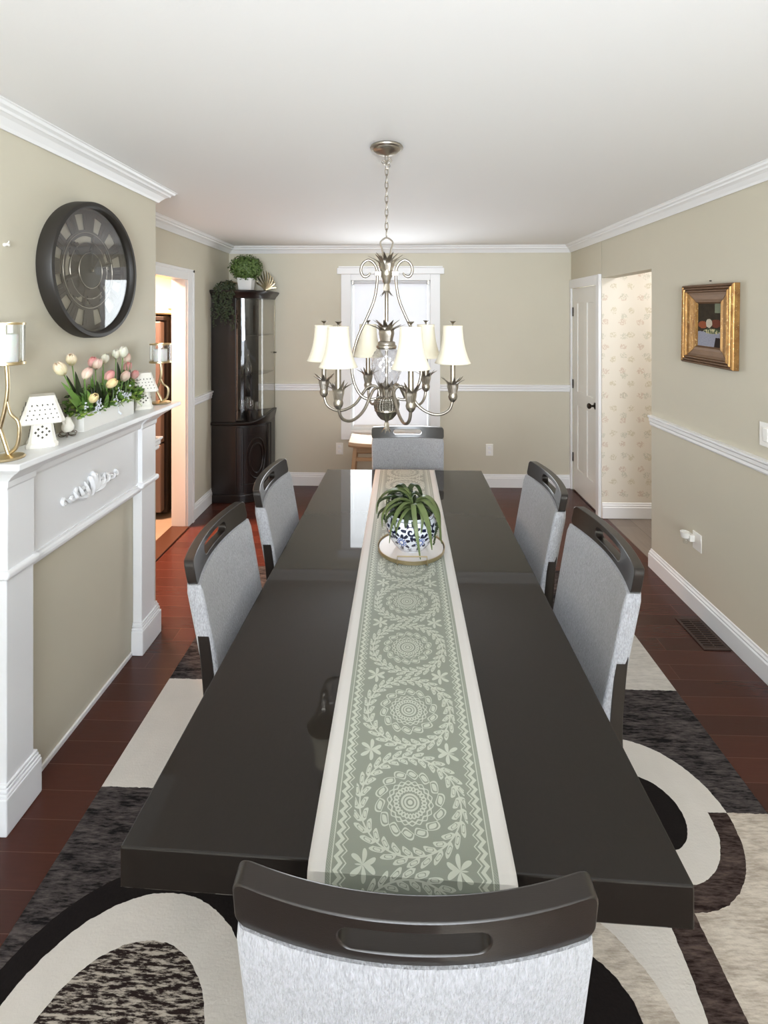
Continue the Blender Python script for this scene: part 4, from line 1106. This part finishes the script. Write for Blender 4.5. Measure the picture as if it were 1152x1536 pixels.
def tulip(px, py, x, kind, size=1.0, tilt=0.3, az=0.0, idx=0):
    p = unproj_x(px, py, x) - Vector(fbx.location)
    rt = Vector((max(-hx + 0.012, min(hx - 0.012, p.x * 0.5)), max(-hy + 0.02, min(hy - 0.02, p.y * 0.82)), 0.055))
    ax_ = (Vector((sin(tilt) * cos(az), sin(tilt) * sin(az), cos(tilt)))).normalized()
    R_, H_ = 0.0205 * size, 0.050 * size
    rot = ax_.to_track_quat('Z', 'Y').to_matrix()
    mb = MB()
    for layer in range(2):
        for k in range(3):
            ph = 2 * pi * k / 3 + layer * pi / 3 + idx
            o_ = len(mb.v); nu, nv = 5, 7
            for iv in range(nv):
                t = iv / (nv - 1)
                r = R_ * (sin(pi * min(0.93, 0.10 + t * 0.80)) ** 0.75) * (1.0 if layer else 0.93)
                wd = 1.15 * (sin(pi * (0.12 + 0.86 * t)) ** 0.5)
                for iu in range(nu):
                    s_ = -1 + 2 * iu / (nu - 1)
                    a = ph + s_ * wd * 0.95
                    rr = r * (1 - 0.10 * abs(s_)) ; zz = H_ * (t * (1 - 0.07 * s_ * s_ * t)) - H_ * 0.5
                    v_ = rot @ Vector((rr * cos(a), rr * sin(a), zz)); mb.v.append(tuple(v_ + p)); mb.uv[len(mb.v) - 1] = (iu / (nu - 1), t)
            for iv in range(nv - 1):
                for iu in range(nu - 1):
                    a = o_ + iv * nu + iu; mb.f.append((a, a + 1, a + nu + 1, a + nu))
    o_ = mb.build('tulip', TUL[kind], fbx, smooth=True)
    md = o_.modifiers.new('s', 'SOLIDIFY'); md.thickness = 0.0008; md.offset = -1
    b0 = p - ax_ * H_ * 0.45
    MB().tube([rt, rt * 0.5 + b0 * 0.5 + Vector((0, 0, 0.012)), b0], [0.0028, 0.0026, 0.0022], 6, smooth=5).build('stem', M['stem'], o_, smooth=True)
    return rt, b0
TL = [(90, 553, -1.275, 'cream', 1.12, 0.55, -2.0), (107, 539, -1.300, 'cream', 1.0, 0.45, -1.2), (131, 560, -1.260, 'pale', 1.0, 0.55, 1.2), (139, 543, -1.315, 'pink', 0.95, 0.2, 0.5),
      (146, 546, -1.285, 'pale', 0.95, 0.35, 0.3), (157, 538, -1.310, 'white', 0.9, 0.45, 1.2), (174, 531, -1.320, 'white', 0.9, 0.35, -1.0), (185, 528, -1.300, 'white', 1.1, 0.1, 0.0),
      (190, 537, -1.325, 'pale', 1.0, 0.2, 1.5), (191.5, 550, -1.310, 'pink', 0.95, 0.4, 1.2), (164.5, 563, -1.255, 'pink', 1.0, 0.7, 1.2), (168, 575, -1.235, 'yellow', 1.0, 0.9, 0.3),
      (188, 564, -1.265, 'pale', 1.05, 0.6, 1.2), (202, 562, -1.290, 'pink', 0.95, 0.6, 1.4), (140.5, 597, -1.240, 'yellow', 0.95, 0.8, -0.4), (212, 571, -1.290, 'pale', 0.95, 1.0, 1.5)]
lv = MB(); lvd = MB()
for i, q_ in enumerate(TL):
    rt, b0 = tulip(*q_, idx=i)
    if i != 14:
        for s in (-1, 1, -1, 1, 1):
            f_ = random.uniform(0.45, 0.95)
            tip = rt * (1 - f_) + b0 * f_ + Vector((random.uniform(-0.005, 0.03), random.uniform(0.012, 0.040) * s, random.uniform(-0.010, 0.014)))
            r2 = rt + Vector((random.uniform(0, 0.01), random.uniform(-0.01, 0.01), 0.01))
            (lv if (i + s) % 3 else lvd).leaf([r2, r2 * 0.6 + tip * 0.4 + Vector((0.006, 0.008 * s, 0.012)), tip], [0.008, random.uniform(0.011, 0.019), 0.001], 0.0012, normal=(1, s * 0.4, 0.2), smooth=5, fold=0.3)
lv.build('tulip_leaves', M['stem'], fbx, smooth=True); 
random.seed(11)
fol = MB(); folb = MB(); whi = MB(); fern = MB()
for k in range(1200):
    y = random.uniform(-hy - 0.03, hy + 0.06); x = random.uniform(-0.030, 0.048); z = random.uniform(0.062, 0.168) if x < 0.02 else random.uniform(0.062, 0.120)
    if abs(y + 0.02) < 0.045 and x > 0.01 and z < 0.095: continue
    if x > 0.034: z = random.uniform(0.066, 0.105)
    a = random.uniform(0, 2 * pi); l = random.uniform(0.012, 0.030); d = Vector((cos(a) * 0.8, sin(a), random.uniform(-0.5, 0.8))).normalized()
    tgt = (fol, folb, fol, lvd)[random.randrange(4)] if z > 0.08 else (folb, fol)[random.randrange(2)]
    p = Vector((x, y, z)); tgt.leaf([p, p + d * l * 0.5, p + d * l], [0.002, l * 0.36, 0.0005], 0.0008, normal=(random.uniform(-1, 1), random.uniform(-1, 1), 1), smooth=2)
for (sy, sz, ey, ez, ex) in [(0.05, 0.10, 0.10, 0.080, 0.060), (0.09, 0.11, 0.15, 0.085, 0.058), (0.13, 0.10, 0.20, 0.062, 0.052), (0.15, 0.12, 0.235, 0.095, 0.03), (0.16, 0.08, 0.225, 0.030, 0.050), (0.10, 0.13, 0.19, 0.115, 0.035), (0.15, 0.09, 0.235, 0.055, 0.035), (-0.05, 0.10, -0.02, 0.125, 0.045)]:
    fern = MB()
    for k in range(16):
        t = k / 15; p = Vector((0.01 + (ex - 0.01) * t, sy + (ey - sy) * t, sz + (ez - sz) * t + 0.012 * sin(pi * t)))
        for s in (-1, 1):
            d = Vector((0.3 * s, -0.3 + 0.4, s * 0.9)).normalized(); l = 0.016 * (1 - t * 0.6)
            fern.leaf([p, p + d * l * 0.6, p + d * l], [0.0012, 0.0024, 0.0004], 0.0006, normal=(1, 0, 0.2), smooth=2)
    fern.tube([(0.01, sy, sz), (0.01 + (ex - 0.01) * 0.5, (sy + ey) / 2, (sz + ez) / 2 + 0.012), (ex, ey, ez)], 0.0009, 5, smooth=4)
    fern.build('fern_frond', M['leaf_bright'], fbx)
for (fy, fz, fx, n_) in [(-0.120, 0.088, 0.052, 26), (-0.108, 0.110, 0.045, 14), (0.075, 0.106, 0.050, 18), (0.105, 0.100, 0.050, 14), (0.010, 0.094, 0.050, 12), (0.050, 0.128, 0.04, 6)]:
    for k in range(n_):
        p = Vector((fx + random.gauss(0, .006), fy + random.gauss(0, .011), fz + random.gauss(0, .010)))
        for j in range(4):
            a = j * pi / 2 + random.random(); d = Vector((0.3, cos(a), sin(a))) * 0.0055
            whi.leaf([p, p + d * 0.6, p + d], [0.0008, 0.0022, 0.0005], 0.0008, normal=(1, 0, 0), smooth=0)
for (yy, zz) in [(-0.186, 0.118), (-0.190, 0.106), (-0.190, 0.096), (-0.190, 0.084), (-0.176, 0.100), (0.13, 0.142), (0.055, 0.026), (0.045, 0.034)]:
    whi.lathe([(0, -0.0045), (0.004, -0.002), (0.0045, 0.001), (0.003, 0.004), (0, 0.005)], (0.046, yy, zz), 8)
whi.tube([(0.036, -0.005, 0.082), (0.046, 0.02, 0.074), (0.044, 0.040, 0.058), (0.042, 0.046, 0.036)], 0.0012, 5, smooth=4)
fol.build('foliage', M['leaf_mid'], fbx); folb.build('foliage', M['leaf_bright'], fbx); lvd.build('dark_foliage', M['leaf_dark'], fbx)
whi.build('white_blossoms', M['screen_white'], fbx)

# ------------------------------------------------------------------ corner cabinet
CB = empty('corner_cabinet', (XL + 0.006, YB - 0.020, 0)); tag(CB, 'tall dark wood corner display cabinet with curved glass front in the far left corner', 'cabinet')
# local: x from left wall (+), y from back wall (-)
RX, RY, RC = 0.478, 0.462, 0.25
def fp(off=0.0, n=18, front_only=False):
    pts = [(0.0, -RY - off)] if not front_only else []
    cx, cy = RX - RC, -(RY - RC)
    for k in range(n + 1):
        a = -pi / 2 + (pi / 2) * k / n
        pts.append((cx + (RC + off) * cos(a), cy + (RC + off) * sin(a)))
    if not front_only: pts.append((RX + off, 0.0))
    return pts
def slab(off, z0, z1, mb=None):
    mb = mb or MB(); o_ = fp(off) + [(0.0, 0.0)]
    return mb.loft([[(x, y, z0) for x, y in o_], [(x, y, z1) for x, y in o_]])
slab(0.0, 0.06, 0.735).build('base_carcass', M['cabinet'], CB, bevel=0.003)
slab(0.012, 0.0, 0.075).build('base_plinth', M['cabinet'], CB, bevel=0.006)
cornm = MB(); secs = []
for off, zz in [(0.0, 1.905), (0.006, 1.915), (0.012, 1.930), (0.030, 1.948), (0.040, 1.962), (0.042, 1.975), (0.036, 1.980)]:
    secs.append([(x, y, zz) for x, y in fp(off) + [(0, 0)]])
cornm.loft(secs); cornm.build('cornice', M['cabinet'], CB, smooth=True)
wst = MB(); secs = []
for off, zz in [(0.0, 0.715), (0.014, 0.725), (0.018, 0.738), (0.012, 0.748), (0.0, 0.752)]:
    sec = []
    for x, y in fp(off):
        rise = 0.045 * max(0, (x - (RX - 0.14)) / 0.14) ** 2 + 0.0; sec.append((x, y, zz + rise * (zz > 0.72)))
    sec.append((0, 0, zz)); secs.append(sec)
wst.loft(secs); wst.build('waist_moulding', M['cabinet'], CB, smooth=True)
up = MB(); up.box(0.0, RX - RC - 0.002, -RY, -RY + 0.018, 0.75, 1.91); up.build('side_panel', M['cabinet'], CB, bevel=0.002)
up = MB(); up.box(0.0, 0.015, -RY + 0.018, 0, 0.75, 1.91); up.box(0.0, RX - 0.17, -0.015, 0, 0.75, 1.91); up.build('back_panel', M['cabinet'], CB)
# curved glass door
gm = MB(); secs = []
front = fp(-0.004, 24, True) + [(RX - 0.004, 0.0)]
gl = MB(); base_pts = fp(-0.003, 24, True) + [(RX - 0.003, -0.001)]
n_ = len(base_pts); gl.v += [(x, y, 0.765) for x, y in base_pts] + [(x, y, 1.903) for x, y in base_pts]
gl.f += [(i, i + 1, n_ + i + 1, n_ + i) for i in range(n_ - 1)]
go = gl.build('curved_glass', M['cab_glass'], CB, smooth=True)
st_ = MB(); st_.tube([(RX - RC, -RY - 0.001, 0.76), (RX - RC, -RY - 0.001, 1.905)], 0.006, 8); st_.tube([(RX - 0.03, -RY + 0.19, 0.76), (RX - 0.03, -RY + 0.19, 1.905)], 0.0001, 4)
st_.build('glass_stile', M['cabinet'], CB, smooth=True)
MB().box(RX - 0.006, RX + 0.0, -0.012, 0.0, 0.75, 1.905).build('glass_edge', mat('mirror_trim', rgb(150, 144, 122), 0.3, metal=0.6), CB, bevel=0.001)
for zz in (1.18, 1.55):
    mb = MB(); o_ = [(x * 0.985 + 0.004, y * 0.985) for x, y in fp(-0.012)] + [(0.016, -0.016)]
    mb.loft([[(x, y, zz) for x, y in o_], [(x, y, zz + 0.006) for x, y in o_]]); mb.build('glass_shelf', M['goblet'], CB)
kb = MB(); kb.lathe([(0, 0), (0.010, 0), (0.010, -0.004), (0.004, -0.008), (0.004, -0.018), (0.009, -0.024), (0, -0.028)], (0, 0, 0), 12, axis='y')
ko = kb.build('cabinet_knob', M['bronze'], CB, smooth=True); ko.location = (RX + 0.002, -0.06, 1.37); ko.rotation_euler = (0, 0, pi / 2)
# base door with carved oval, on the curved front
def onfront(s_, off, z):   # s_ 0..1 along the curved part
    a = -pi / 2 + (pi / 2) * s_; cx, cy = RX - RC, -(RY - RC)
    return (cx + (RC + off) * cos(a), cy + (RC + off) * sin(a), z)
def cdoor(s0, s1, z0, z1, off, th, mb):
    secs = []
    for k in range(13):
        s_ = s0 + (s1 - s0) * k / 12
        secs.append([onfront(s_, off, z0), onfront(s_, off + th, z0), onfront(s_, off + th, z1), onfront(s_, off, z1)])
    mb.loft(secs)
dr = MB()
for (a, b_, c_, d_) in [(0.03, 0.14, 0.10, 0.70), (0.86, 0.97, 0.10, 0.70), (0.14, 0.86, 0.10, 0.17), (0.14, 0.86, 0.63, 0.70)]: cdoor(a, b_, c_, d_, 0.0, 0.013, dr)
for s_ in (0.02, 0.18, 0.82, 0.98):
    dr.tube([onfront(s_, 0.014, 0.10), onfront(s_, 0.014, 0.70)], 0.006, 8)
base_door = dr.build('base_door', M['cabinet'], CB, bevel=0.002)
ov = MB()
for (rs, rz_) in ((0.24, 0.19), (0.17, 0.14)):
    ov.tube([onfront(0.5 + rs * cos(2 * pi * k / 36), 0.004, 0.40 + rz_ * sin(2 * pi * k / 36)) for k in range(36)], 0.008, 8, closed=True)
ov.build('carved_oval', M['cabinet'], base_door, smooth=True)

# glassware inside
def goblet(x, y, z, h, r, i):
    mb = MB(); mb.lathe([(0, 0), (r * 0.85, 0.0), (r * 0.8, 0.003), (0.004, 0.008), (0.004, h * 0.42), (r * 0.55, h * 0.48), (r, h * 0.66), (r * 0.95, h * 0.85), (r * 0.85, h), (r * 0.80, h), (r * 0.88, h * 0.84), (r * 0.92, h * 0.67), (r * 0.5, h * 0.51), (0, h * 0.48)], (0, 0, 0), 20, cap=False)
    o = mb.build('wine_glass', M['goblet'], smooth=True, loc=(x, y, z)); return o
gx = [(-1.475, 4.455, 0.752, 0.19, 0.030, 'front left wine glass on the floor of the corner cabinet, under the light streak'), (-1.400, 4.475, 0.752, 0.185, 0.031, 'front middle wine glass on the floor of the corner cabinet'),
      (-1.345, 4.520, 0.752, 0.16, 0.028, 'front right wine glass on the floor of the corner cabinet'), (-1.455, 4.57, 0.752, 0.20, 0.032, 'rear wine glass on the floor of the corner cabinet')]
for i, (x, y, z, h, r, lab) in enumerate(gx): tag(goblet(x, y, z, h, r, i), lab, 'glass', 'glasses in the corner cabinet')
dc = MB().lathe([(0, 0), (0.030, 0), (0.034, 0.01), (0.034, 0.07), (0.020, 0.11), (0.010, 0.15), (0.010, 0.20), (0.016, 0.215), (0.0, 0.23)], (0, 0, 0), 20).build('decanter', M['goblet'], smooth=True, loc=(-1.430, 4.50, 1.1865))
tag(dc, 'tall clear glass decanter on the middle shelf of the corner cabinet', 'decanter')

# things on top of the cabinet
CT = 1.9805
def leafball(mb, c, R_, n, l0, l1, seed, squash=1.0, hollow=0.75):
    rnd = random.Random(seed)
    for k in range(n):
        u_ = rnd.uniform(-1, 1); a = rnd.uniform(0, 2 * pi); s_ = sqrt(1 - u_ * u_); rr = R_ * rnd.uniform(hollow, 1.0)
        d = Vector((s_ * cos(a), s_ * sin(a), u_)); p = Vector(c) + Vector((d.x * rr, d.y * rr, d.z * rr * squash))
        t = Vector((rnd.uniform(-1, 1), rnd.uniform(-1, 1), rnd.uniform(-1, 1))); t = (t - d * t.dot(d) * 0.6).normalized(); l = rnd.uniform(l0, l1)
        mb.leaf([p - t * l * 0.5, p + d * l * 0.12, p + t * l * 0.5], [0.001, l * 0.30, 0.001], 0.0008, normal=d, smooth=2)
pt = empty('potted_boxwood', (-1.468, 4.56, CT)); tag(pt, 'round leafy green plant in a white square pot on top of the corner cabinet', 'potted plant')
MB().loft([[(-0.060, -0.05, 0), (0.060, -0.05, 0), (0.060, 0.05, 0), (-0.060, 0.05, 0)], [(-0.072, -0.06, 0.125), (0.072, -0.06, 0.125), (0.072, 0.06, 0.125), (-0.072, 0.06, 0.125)]]).build('white_pot', M['planter'], pt, bevel=0.003)
lb = MB(); leafball(lb, (0.0, 0, 0.222), 0.165, 2200, 0.020, 0.034, 3, 0.80, 0.55)
lb.build('leaf_ball', M['leaf_ball'], pt)
MB().lathe([(0, -0.09), (0.07, -0.06), (0.10, 0.0), (0.07, 0.07), (0, 0.09)], (0.0, 0, 0.215), 16).build('foliage_core', M['leaf_dark'], pt, smooth=True)
# trailing ivy pot
iv = empty('trailing_ivy', (-1.600, 4.43, CT)); tag(iv, 'dark green trailing ivy spilling over the left side of the corner cabinet', 'ivy plant')
MB().lathe([(0, 0), (0.035, 0), (0.045, 0.05), (0.040, 0.05), (0, 0.045)], (0, 0, 0), 18).build('small_pot', M['soil'], iv, smooth=True)
im = MB(); rnd = random.Random(5)
leafball(im, (0.0, -0.02, 0.045), 0.085, 260, 0.022, 0.034, 9, 0.6, 0.3)
for s_ in range(17):
    x0 = -0.085 + 0.175 * s_ / 16 + rnd.uniform(-.008, .008); ln = rnd.uniform(0.12, 0.40) if s_ % 3 else rnd.uniform(0.28, 0.44)
    n_ = int(ln / 0.012)
    for k in range(n_):
        t = k / n_; z = 0.05 - ln * t; y = -0.108 - 0.004 * rnd.random() if z < -0.0 else -0.09
        p = Vector((x0 + 0.012 * sin(t * 7 + s_) + rnd.uniform(-.006, .006), y - rnd.uniform(0, 0.014), z)); d = Vector((rnd.uniform(-1, 1), rnd.uniform(-0.3, 0.05), rnd.uniform(-1, 0.3))).normalized()
        l = rnd.uniform(0.018, 0.028); im.leaf([p, p + d * l * 0.5, p + d * l], [0.001, l * 0.32, 0.0008], 0.0007, normal=(0, -1, 0.3), smooth=2)
im.build('ivy_strands', M['leaf_dark'], iv)
ag = empty('gold_arc', (-1.60, 4.56, CT)); tag(ag, 'thin gold arched rod rising behind the ivy on the corner cabinet', 'ornament')
MB().tube([(-0.075, 0, 0.0), (-0.075, 0, 0.05), (-0.045, 0, 0.083), (0.0, 0, 0.090), (0.045, 0, 0.070), (0.080, 0, 0.030), (0.086, 0, 0.0)], [0.004, 0.004, 0.004, 0.005, 0.006, 0.007, 0.007], 8, smooth=5).build('arched_rod', M['gold'], ag, smooth=True)
vz = empty('metal_bowl', (-1.310, 4.650, CT)); tag(vz, 'openwork champagne metal fan bowl on the right of the corner cabinet top', 'ornament')
bw = MB()
for k in range(9):
    a = radians(14 + 17 * k)
    p = [(0, 0, 0.012), (0.05 * cos(a) + 0.01, 0.02, 0.06 * sin(a) + 0.02), (0.10 * cos(a), 0.03, 0.17 * sin(a)), (0.085 * cos(a) - 0.012, 0.03, 0.215 * sin(a))]
    bw.leaf(p, [0.004, 0.0085, 0.008, 0.001], 0.0018, normal=(0, 1, 0.1), smooth=5)
bw.lathe([(0, 0), (0.03, 0), (0.028, 0.008), (0.008, 0.016), (0, 0.016)], (0, 0, 0), 16)
bw.build('metal_blades', mat('champagne_metal', rgb(196, 182, 150), 0.25, metal=1.0), vz, smooth=True)

# ------------------------------------------------------------------ framed painting
pf = empty('framed_painting', (XR - 0.001, 2.700, 1.687), rx=radians(1.2)); tag(pf, 'small still life painting in a heavy antique gold frame on the right wall', 'painting')
hw_, hh_ = 0.222, 0.228
iw, ih = 0.094, 0.118
fprof = [(0.0, 0.0), (0.0, -0.030), (0.006, -0.038), (0.010, -0.038), (0.014, -0.030), (0.020, -0.041), (0.025, -0.041), (0.029, -0.031), (0.035, -0.041), (0.040, -0.041), (0.046, -0.031), (0.060, -0.026), (0.085, -0.020), (0.100, -0.022), (0.108, -0.014), (0.112, -0.010), (0.112, 0.0)]
def frame_side(i):
    mb = MB(); cor_ = [(-1, -1), (1, -1), (1, 1), (-1, 1)]
    secs = []
    for c_ in (cor_[i], cor_[(i + 1) % 4]):
        sec = []
        for d, xx in fprof:
            f_ = d / 0.112
            sec.append((xx, c_[0] * (hw_ - (hw_ - iw) * f_), c_[1] * (hh_ - (hh_ - ih) * f_)))
        secs.append(sec)
    return mb.loft(secs)
for i in range(4):
    frame_side(i).build('frame_moulding', M['gilt_dark'] if i in (0, 2) else M['gilt'], pf, smooth=False, bevel=0.002)  # top and bottom sides in a browner gilt than the uprights
cv = MB(); cv.add([(-0.012, iw + 0.004, -ih - 0.004), (-0.012, -iw - 0.004, -ih - 0.004), (-0.012, -iw - 0.004, ih + 0.004), (-0.012, iw + 0.004, ih + 0.004),
                   (-0.003, iw + 0.004, -ih - 0.004), (-0.003, -iw - 0.004, -ih - 0.004), (-0.003, -iw - 0.004, ih + 0.004), (-0.003, iw + 0.004, ih + 0.004)], [(0,1,2,3),(4,5,6,7),(0,1,5,4),(1,2,6,5),(2,3,7,6),(3,0,4,7)])
for i in range(8): cv.uv[i] = [(0, 0), (1, 0), (1, 1), (0, 1)][i % 4]
cv.build('canvas', M['painting'], pf)
nl = MB().lathe([(0, 0), (0.003, 0), (0.003, -0.010), (0, -0.012)], (0, 0, 0), 8, axis='x').build('wall_nail', M['bronze'], loc=(XR, 2.700, 1.935)); tag(nl, 'tiny dark nail in the right wall just above the gold framed painting', 'nail')

# ------------------------------------------------------------------ plates, night light, vent
def plate_x(y, z, name, label, cat, w_=0.036, h_=0.058):
    o = empty(name, (XR, y, z)); tag(o, label, cat)
    MB().box(-0.006, 0, -w_, w_, -h_, h_).build('cover_plate', M['plastic'], o, bevel=0.003)
    return o
sw = plate_x(2.300, 1.172, 'light_switch', 'white rocker light switch at the right edge above the chair rail', 'light switch', 0.042)
MB().box(-0.011, -0.005, -0.016, 0.016, -0.033, 0.033).build('rocker', M['plastic'], sw, bevel=0.003)
nlt = plate_x(2.820, 0.418, 'wall_outlet', 'white wall outlet low on the right wall holding the night light', 'outlet', 0.040, 0.052)
ng = empty('night_light', (XR - 0.0065, 2.855, 0.425)); tag(ng, 'small white plug-in night light in the outlet on the right wall', 'night light')
MB().box(-0.030, 0.0, -0.022, 0.022, -0.018, 0.022).build('plug_body', M['plastic'], ng, bevel=0.006, seg=3)
MB().lathe([(0.020, 0.012), (0.026, 0.045), (0.023, 0.045), (0.016, 0.012)], (-0.044, 0.004, -0.012), 16, cap=False).build('night_light_shade', M['plastic'], ng, smooth=True)
MB().lathe([(0, -0.040), (0.012, -0.034), (0.014, -0.018), (0.008, -0.002), (0, 0.0)], (-0.040, 0.004, 0.0), 14).build('bulb', M['goblet'], ng, smooth=True)
for x, lab in ((-0.592, 'white wall outlet low on the far wall left of the window'), (0.935, 'white wall outlet low on the far wall right of the window')):
    o = empty('wall_outlet', (x, YB, 0.378)); tag(o, lab, 'outlet')
    MB().box(-0.037, 0.037, -0.006, 0, -0.060, 0.060).build('cover_plate', M['plastic'], o, bevel=0.003)
    for s in (-1, 1): MB().box(-0.015, 0.015, -0.0085, -0.005, s * 0.024 - 0.014, s * 0.024 + 0.014).build('socket', M['white'], o, bevel=0.003)
vt = empty('floor_vent', (1.663, 2.635, 0.0)); tag(vt, 'dark brown metal floor vent by the right baseboard', 'floor vent')
fm = MB(); fm.box(-0.068, 0.068, -0.130, 0.130, 0.0005, 0.002); fm.build('vent_tray', M['vent_dark'], vt)
fm = MB(); fm.box(-0.068, -0.054, -0.130, 0.130, 0.002, 0.006).box(0.054, 0.068, -0.130, 0.130, 0.002, 0.006).box(-0.054, 0.054, -0.130, -0.112, 0.002, 0.006).box(-0.054, 0.054, 0.112, 0.130, 0.002, 0.006)
for k in range(13):
    y = -0.104 + 0.2083 * k / 12; fm.box(-0.054, 0.054, y - 0.0042, y + 0.0042, 0.0025, 0.0055)
fm.box(-0.003, 0.003, -0.112, 0.112, 0.002, 0.0058)
fm.build('grille', M['vent'], vt, bevel=0.001)

# ------------------------------------------------------------------ stool under the window
so = empty('wooden_stool', (-0.205, 4.50, 0)); tag(so, 'light wooden saddle stool under the far window, behind the end chair', 'stool')
ss = MB(); secs = []
for k in range(13):
    t = -1 + 2 * k / 12; x = 0.245 * t; dz = 0.018 * t * t
    secs.append([(x, -0.16, 0.515 + dz), (x, 0.16, 0.515 + dz), (x, 0.17, 0.535 + dz), (x, 0.165, 0.562 + dz), (x, -0.165, 0.562 + dz), (x, -0.17, 0.535 + dz)])
ss.loft(secs); ss.build('seat', M['light_wood'], so, bevel=0.004)
for sx in (-1, 1):
    for sy in (-1, 1):
        lg = MB(); t_, b_ = (sx * 0.185, sy * 0.115), (sx * 0.235, sy * 0.15)
        lg.loft([[(b_[0] + dx, b_[1] + dy, 0) for dx, dy in ((-.018, -.018), (.018, -.018), (.018, .018), (-.018, .018))], [(t_[0] + dx, t_[1] + dy, 0.520) for dx, dy in ((-.018, -.018), (.018, -.018), (.018, .018), (-.018, .018))]])
        lg.build('leg', M['light_wood'], so, bevel=0.003)
for sy in (-1, 1):
    MB().box(-0.19, 0.19, sy * 0.122 - 0.012, sy * 0.122 + 0.012, 0.395, 0.425).build('stretcher', M['light_wood'], so, bevel=0.002)
    MB().box(-0.18, 0.18, sy * 0.115 - 0.010, sy * 0.115 + 0.010, 0.470, 0.518).build('stretcher', M['light_wood'], so, bevel=0.002)
for sx in (-1, 1): MB().box(sx * 0.21 - 0.012, sx * 0.21 + 0.012, -0.12, 0.12, 0.22, 0.25).build('stretcher', M['light_wood'], so, bevel=0.002)

# ------------------------------------------------------------------ kitchen seen through the doorway
fg = empty('refrigerator', (-2.36, 4.36, 0)); tag(fg, 'stainless steel refrigerator in the kitchen beyond the doorway', 'refrigerator')
MB().box(-0.38, 0.365, -0.31, 0.36, 0.03, 1.70).build('body', M['fridge_dark'], fg, bevel=0.004)
MB().box(-0.38, 0.345, -0.385, -0.315, 0.06, 0.640).build('freezer_door', M['steel'], fg, bevel=0.010, seg=3)
MB().box(-0.38, 0.345, -0.385, -0.315, 0.652, 1.690).build('refrigerator_door', M['steel'], fg, bevel=0.010, seg=3)
MB().box(-0.38, 0.365, -0.37, 0.36, 1.700, 1.735).build('top_cover', M['fridge_dark'], fg, bevel=0.004)
kc = empty('kitchen_cabinet', (-2.33, 4.42, 1.752)); tag(kc, 'cream kitchen wall cabinet with brass handle above the refrigerator', 'cabinet')
MB().box(-0.42, 0.44, -0.34, 0.35, 0.0, 0.66).build('cabinet_body', M['cream_cab'], kc, bevel=0.002)
for x0, x1 in ((-0.41, 0.01), (0.02, 0.43)):
    dd = MB(); dd.box(x0, x1, -0.352, -0.342, 0.01, 0.64)
    dd.box(x0, x0 + 0.055, -0.362, -0.352, 0.01, 0.64).box(x1 - 0.055, x1, -0.362, -0.352, 0.01, 0.64).box(x0 + 0.055, x1 - 0.055, -0.362, -0.352, 0.01, 0.075).box(x0 + 0.055, x1 - 0.055, -0.362, -0.352, 0.575, 0.64)
    d_ = dd.build('cabinet_door', M['cream_cab'], kc, bevel=0.003)
    hx_ = x1 - 0.05 if x0 > 0 else x1 - 0.06
    MB().tube([(hx_ - 0.03, -0.362, 0.050), (hx_ - 0.03, -0.378, 0.050), (hx_ + 0.035, -0.378, 0.055), (hx_ + 0.035, -0.362, 0.055)], 0.006, 8).build('brass_handle', M['brass'], d_, smooth=True)
